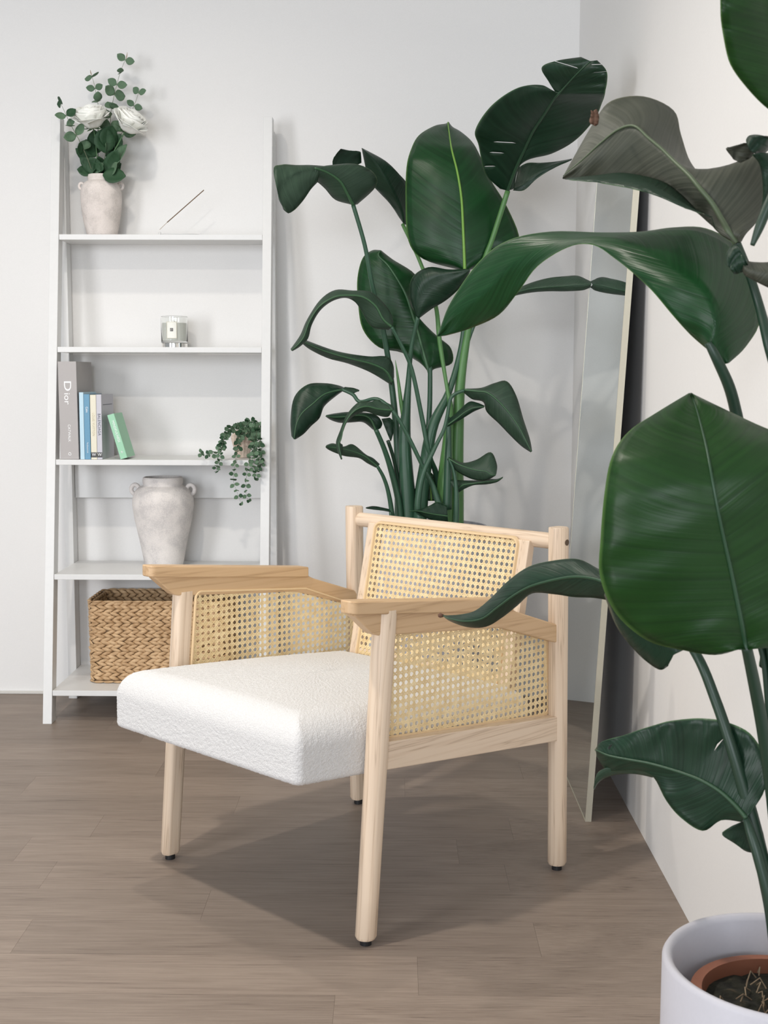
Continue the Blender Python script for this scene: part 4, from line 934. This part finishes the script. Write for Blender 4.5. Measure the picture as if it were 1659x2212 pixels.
# ------------------------------------------------------------ small leaves for the bouquet and the trailing plant
def small_leaf(parent, base, axis, nrm, ln, wd, m, curl=.15, name='leaf'):
    axis = axis.normalized(); side = nrm.cross(axis).normalized(); nrm = axis.cross(side).normalized()
    mb = MB(); n = 7
    ws = (.12, .72, .98, 1.0, .88, .6, .06)
    for i in range(n):
        t = i / (n - 1)
        for j, s in enumerate((-1, -.5, 0, .5, 1)):
            p = base + axis * (ln * t) + side * (wd / 2 * ws[i] * s) + nrm * (curl * ln * (.9 * t * t - .0) - .12 * wd * (1 - abs(s)) * sin(pi * t))
            mb.v.append(p); mb.a.append((t, s * .95, 0))
    for i in range(n - 1):
        for j in range(4): mb.f.append((i * 5 + j, i * 5 + j + 1, i * 5 + j + 6, i * 5 + j + 5))
    return mb.build(name, m, parent, smooth=True, solid=.0004, attr='lf')
def sprig(root, path, nodes, ln0, ln1, mats, rad=.0011, face=None, twist=90, tipm=None):
    P_ = cr(path, 8); ps = [at(*p) for p in P_]
    MB().tube(ps, [rad * (1.25 - .8 * i / (len(ps) - 1)) for i in range(len(ps))], 6).build('stem', 'euca_stem', root, smooth=True)
    for k in range(nodes):
        f = (k + .6) / nodes; i = min(int(f * (len(ps) - 1)), len(ps) - 2); p = ps[i]; t = (ps[i + 1] - ps[max(i - 1, 0)]).normalized()
        ref = Vector((0, -1, 0)); side = t.cross(ref).normalized(); fr = side.cross(t).normalized()
        a = radians(twist * k + R.uniform(-25, 25)); ln = (ln0 + (ln1 - ln0) * f) * R.uniform(.85, 1.12)
        d = side * cos(a) + fr * sin(a) * .8
        for s_ in (-1, 1):
            ax = (d * s_ + t * R.uniform(.15, .55)).normalized()
            nr = (Vector((R.uniform(-.5, .5), -1, R.uniform(-.3, .6)))).normalized()
            if abs(nr.dot(ax)) > .85: nr = Vector((0, -.3, 1))
            small_leaf(root, p + ax * .001, ax, nr, ln, ln * R.uniform(.72, .92), R.choice(mats), R.uniform(-.1, .25))
# eucalyptus sprigs in the vase
VY = 4.188
def sprig_root(label): return empty('eucalyptus_sprig', (-.965, VY, 1.745), label, 'eucalyptus', 'eucalyptus sprigs in the small vase')
g = ['euca']
q = sprig_root('tallest eucalyptus sprig, rising above the two white roses'); sprig(q, [(213, 392, VY), (225, 345, VY), (236, 290, VY), (240, 240, VY - .01), (247, 205, VY - .01), (253, 180, VY), (262, 150, VY), (274, 122, VY)], 8, .056, .026, ['euca'], twist=75)
MB().tube([at(272, 128, VY), at(274, 121, VY), at(275, 113, VY)], [.0008, .0016, .0004], 6).build('bud', 'stem_brown', q)
q = sprig_root('short eucalyptus sprig rising between the tall one and the left rose'); sprig(q, [(208, 392, VY), (212, 340, VY + .01), (213, 270, VY + .01), (213, 235, VY), (208, 205, VY), (203, 180, VY), (196, 158, VY)], 6, .050, .026, ['euca'], twist=80)
MB().tube([at(198, 163, VY), at(196, 157, VY), at(195, 151, VY)], [.0008, .0016, .0004], 6).build('bud', 'stem_brown', q)
q = sprig_root('eucalyptus sprig leaning out to the right of the bouquet'); sprig(q, [(218, 392, VY), (235, 340, VY + .02), (262, 290, VY + .03), (280, 250, VY + .02), (292, 222, VY), (302, 192, VY)], 6, .050, .026, ['euca', 'euca'], twist=80)
q = sprig_root('eucalyptus sprig leaning far left over the shelf post'); sprig(q, [(206, 392, VY), (190, 345, VY - .04), (172, 305, VY - .07), (160, 283, VY - .08), (149, 262, VY - .09), (138, 238, VY - .1), (126, 214, VY - .1)], 6, .050, .028, ['euca', 'euca_dark'], twist=85)
# dark foliage cluster
fol = empty('foliage_bunch', (-.965, VY, 1.75), 'dense dark green leaf cluster between the roses and vase rim', 'foliage')
fl_l = [(215, 384, 180, 352, 30), (218, 384, 172, 340, 34), (212, 385, 200, 372, 26), (222, 386, 272, 381, 44), (222, 384, 262, 352, 34), (210, 384, 195, 340, 40), (216, 384, 214, 338, 40), (224, 384, 236, 340, 40), (228, 384, 258, 322, 38), (206, 384, 186, 360, 36), (236, 360, 270, 310, 40), (200, 350, 168, 318, 34), (230, 340, 262, 290, 46), (205, 340, 186, 300, 36), (226, 330, 226, 275, 54), (212, 330, 206, 280, 50), (228, 318, 244, 272, 50), (215, 372, 214, 350, 24), (224, 384, 218, 356, 30), (215, 386, 198, 352, 34), (238, 382, 252, 350, 30)]
for k, (x0, y0_, x1, y1_, wd) in enumerate(fl_l):
    yy = VY + R.uniform(-.035, .02)
    y0_ = min(y0_, 377); y1_ = min(y1_, 371) if k != 3 else y1_
    if k == 3: yy = VY - .045
    p0 = at(x0, y0_, yy); p1 = at(x1, y1_, yy - R.uniform(0, .03)); v = p1 - p0
    small_leaf(fol, p0, v, Vector((R.uniform(-.9, .9), -1, R.uniform(-.4, .7))), v.length, wd * .85 / F_PX * yy, R.choice(['euca_dark', 'euca_dark', 'euca_dark', 'euca']), R.uniform(-.15, .3))
def rose(cxp, cyp, Y, ax, rad, label):
    c = at(cxp, cyp, Y); root = empty('white_rose', c, label, 'rose', 'white roses in the small vase')
    axis = Vector(ax).normalized(); s1 = axis.cross(Vector((0, 1, .2))).normalized(); s2_ = axis.cross(s1).normalized()
    layers = [(3, .24, .92, .05), (3, .40, .96, .08), (4, .58, .95, .12), (4, .76, .90, .20), (5, .94, .80, .35), (4, 1.06, .52, .9)]
    k = 0
    for li, (cnt, rf, hf, fl_) in enumerate(layers):
        for q in range(cnt):
            a0 = 2 * pi * q / cnt + li * .9 + R.uniform(-.15, .15); sp = (2 * pi / cnt) * .86
            mb = MB(); nu, nv = 8, 7
            for i in range(nv + 1):
                t = i / nv
                for j in range(nu + 1):
                    s = -1 + 2 * j / nu; a = a0 + sp * s
                    wrap = 1 - .10 * s * (1 if q % 2 else -1)
                    r = rad * rf * (.30 + .70 * t ** .7) * wrap * (1 + fl_ * .30 * max(0, t - .55) ** 1.3 * 2)
                    r += rad * .06 * fl_ * (t ** 3)
                    h = rad * (-.42 + (hf + .42) * t - .22 * (abs(s) ** 2.6) * t - fl_ * .30 * max(0, t - .7) ** 1.5 * 2.5) + rad * .03 * sin(5 * a + li)
                    mb.v.append(c + s1 * (r * cos(a)) + s2_ * (r * sin(a)) + axis * h); mb.a.append((0, 0, 0))
            for i in range(nv):
                for j in range(nu): mb.f.append((i * (nu + 1) + j, i * (nu + 1) + j + 1, (i + 1) * (nu + 1) + j + 1, (i + 1) * (nu + 1) + j))
            mb.build('petal', 'rose', root, smooth=True, solid=.0006)
    for k in range(5):
        a = 2 * pi * k / 5; small_leaf(root, c - axis * rad * .42, (s1 * cos(a) + s2_ * sin(a)) - axis * .1, axis, rad * .8, rad * .25, 'rose_stem', .1, 'sepal')
    e = at(214, 386, VY)
    b = c - axis * rad * .42; m_ = b - axis * .03
    MB().tube([tuple(p) for p in cr([tuple(b), tuple(m_), tuple((m_ + e) / 2), tuple(e)], 5)], .0022, 8).build('stem', 'rose_stem', root, smooth=True)
rose(198, 262, VY - .045, (-.10, -.42, .90), .050, 'left white rose, opening upwards above the small vase')
rose(277, 270, VY - .040, (.50, -.30, .72), .049, 'right white rose, turned to the right beside the other')

# ------------------------------------------------------------ trailing potted plant on the third shelf
tx, ty = at(524, 960, 4.135).x, 4.135
tp = empty('fluted_pot', (tx, ty, .8355), 'small fluted pinkish clay pot at the right end of the third shelf', 'pot')
mb = MB(); prof = [(.001, 0), (.019, 0), (.021, .003), (.025, .02), (.032, .045), (.036, .062), (.0355, .072), (.031, .080), (.029, .084), (.030, .090), (.027, .090), (.026, .080), (.001, .078)]
rings = []
for r, z in prof:
    rings.append([Vector((tx + (r * (1 + (.05 * cos(14 * a) if .003 < z < .078 and r > .02 else 0))) * cos(a), ty + (r * (1 + (.05 * cos(14 * a) if .003 < z < .078 and r > .02 else 0))) * sin(a), .8357 + z)) for a in [2 * pi * k / 84 for k in range(84)]])
mb.ring_tube(rings, False).build('pot_shell', 'fluted', tp, smooth=True)
tr = empty('trailing_plant', (tx, ty, .915), 'trailing string of small round green leaves hanging over the third shelf edge', 'plant')
def z3(x, y): return (420 + x / 9.217, 890 + y / 9.217)
vines = [([(1000, 400), (860, 330), (720, 350), (620, 450), (570, 600), (530, 720), (430, 780), (330, 850), (220, 840), (110, 815)], 15, (4.12, 3.975)),
         ([(980, 390), (780, 300), (660, 400), (590, 520), (560, 640), (540, 760), (510, 880), (490, 1000), (440, 1100), (440, 1200)], 14, (4.12, 3.975)),
         ([(1000, 400), (930, 440), (870, 540), (885, 680), (840, 830), (815, 1000), (790, 1180), (778, 1380), (850, 1600), (945, 1850)], 16, (4.10, 3.975)),
         ([(1060, 400), (1130, 470), (1150, 620), (1140, 800), (1090, 980), (1050, 1180), (1028, 1400), (1025, 1600), (1085, 1780)], 14, (4.10, 3.975)),
         ([(1080, 380), (1200, 380), (1240, 520), (1230, 700), (1270, 880), (1290, 1040), (1250, 1180), (1225, 1340)], 14, (4.12, 3.975)),
         ([(1080, 380), (1180, 300), (1240, 400), (1200, 560), (1180, 760), (1200, 940), (1180, 1100), (1190, 1180)], 13, (4.12, 3.98)),
         ([(1020, 400), (1040, 260), (1140, 190), (1230, 205), (1310, 320), (1360, 500), (1370, 700), (1340, 850)], 12, (4.14, 4.075)),
         ([(1080, 390), (1280, 330), (1320, 480), (1300, 640), (1320, 800), (1310, 950), (1330, 1060)], 12, (4.13, 3.99)),
         ([(960, 400), (900, 300), (860, 250)], 4, (4.11, 4.09)), ([(1000, 400), (960, 280), (930, 240)], 4, (4.13, 4.12)), ([(1020, 400), (1060, 280), (1055, 180)], 4, (4.12, 4.11)), ([(1060, 400), (1120, 330), (1160, 300)], 4, (4.10, 4.06)), ([(980, 400), (960, 360), (920, 340)], 3, (4.09, 4.06))]
for pts, nn, (ya, yb) in vines:
    path = []
    for i, (x, y) in enumerate(pts):
        f = min(1, i / (len(pts) - 1) * 1.9); yy = ya + (yb - ya) * f; path.append((*z3(x, y), yy))
    sprig(tr, path, int(nn * 1.15), .0185, .0140, ['euca', 'euca', 'euca_dark'], rad=.0006, twist=90)
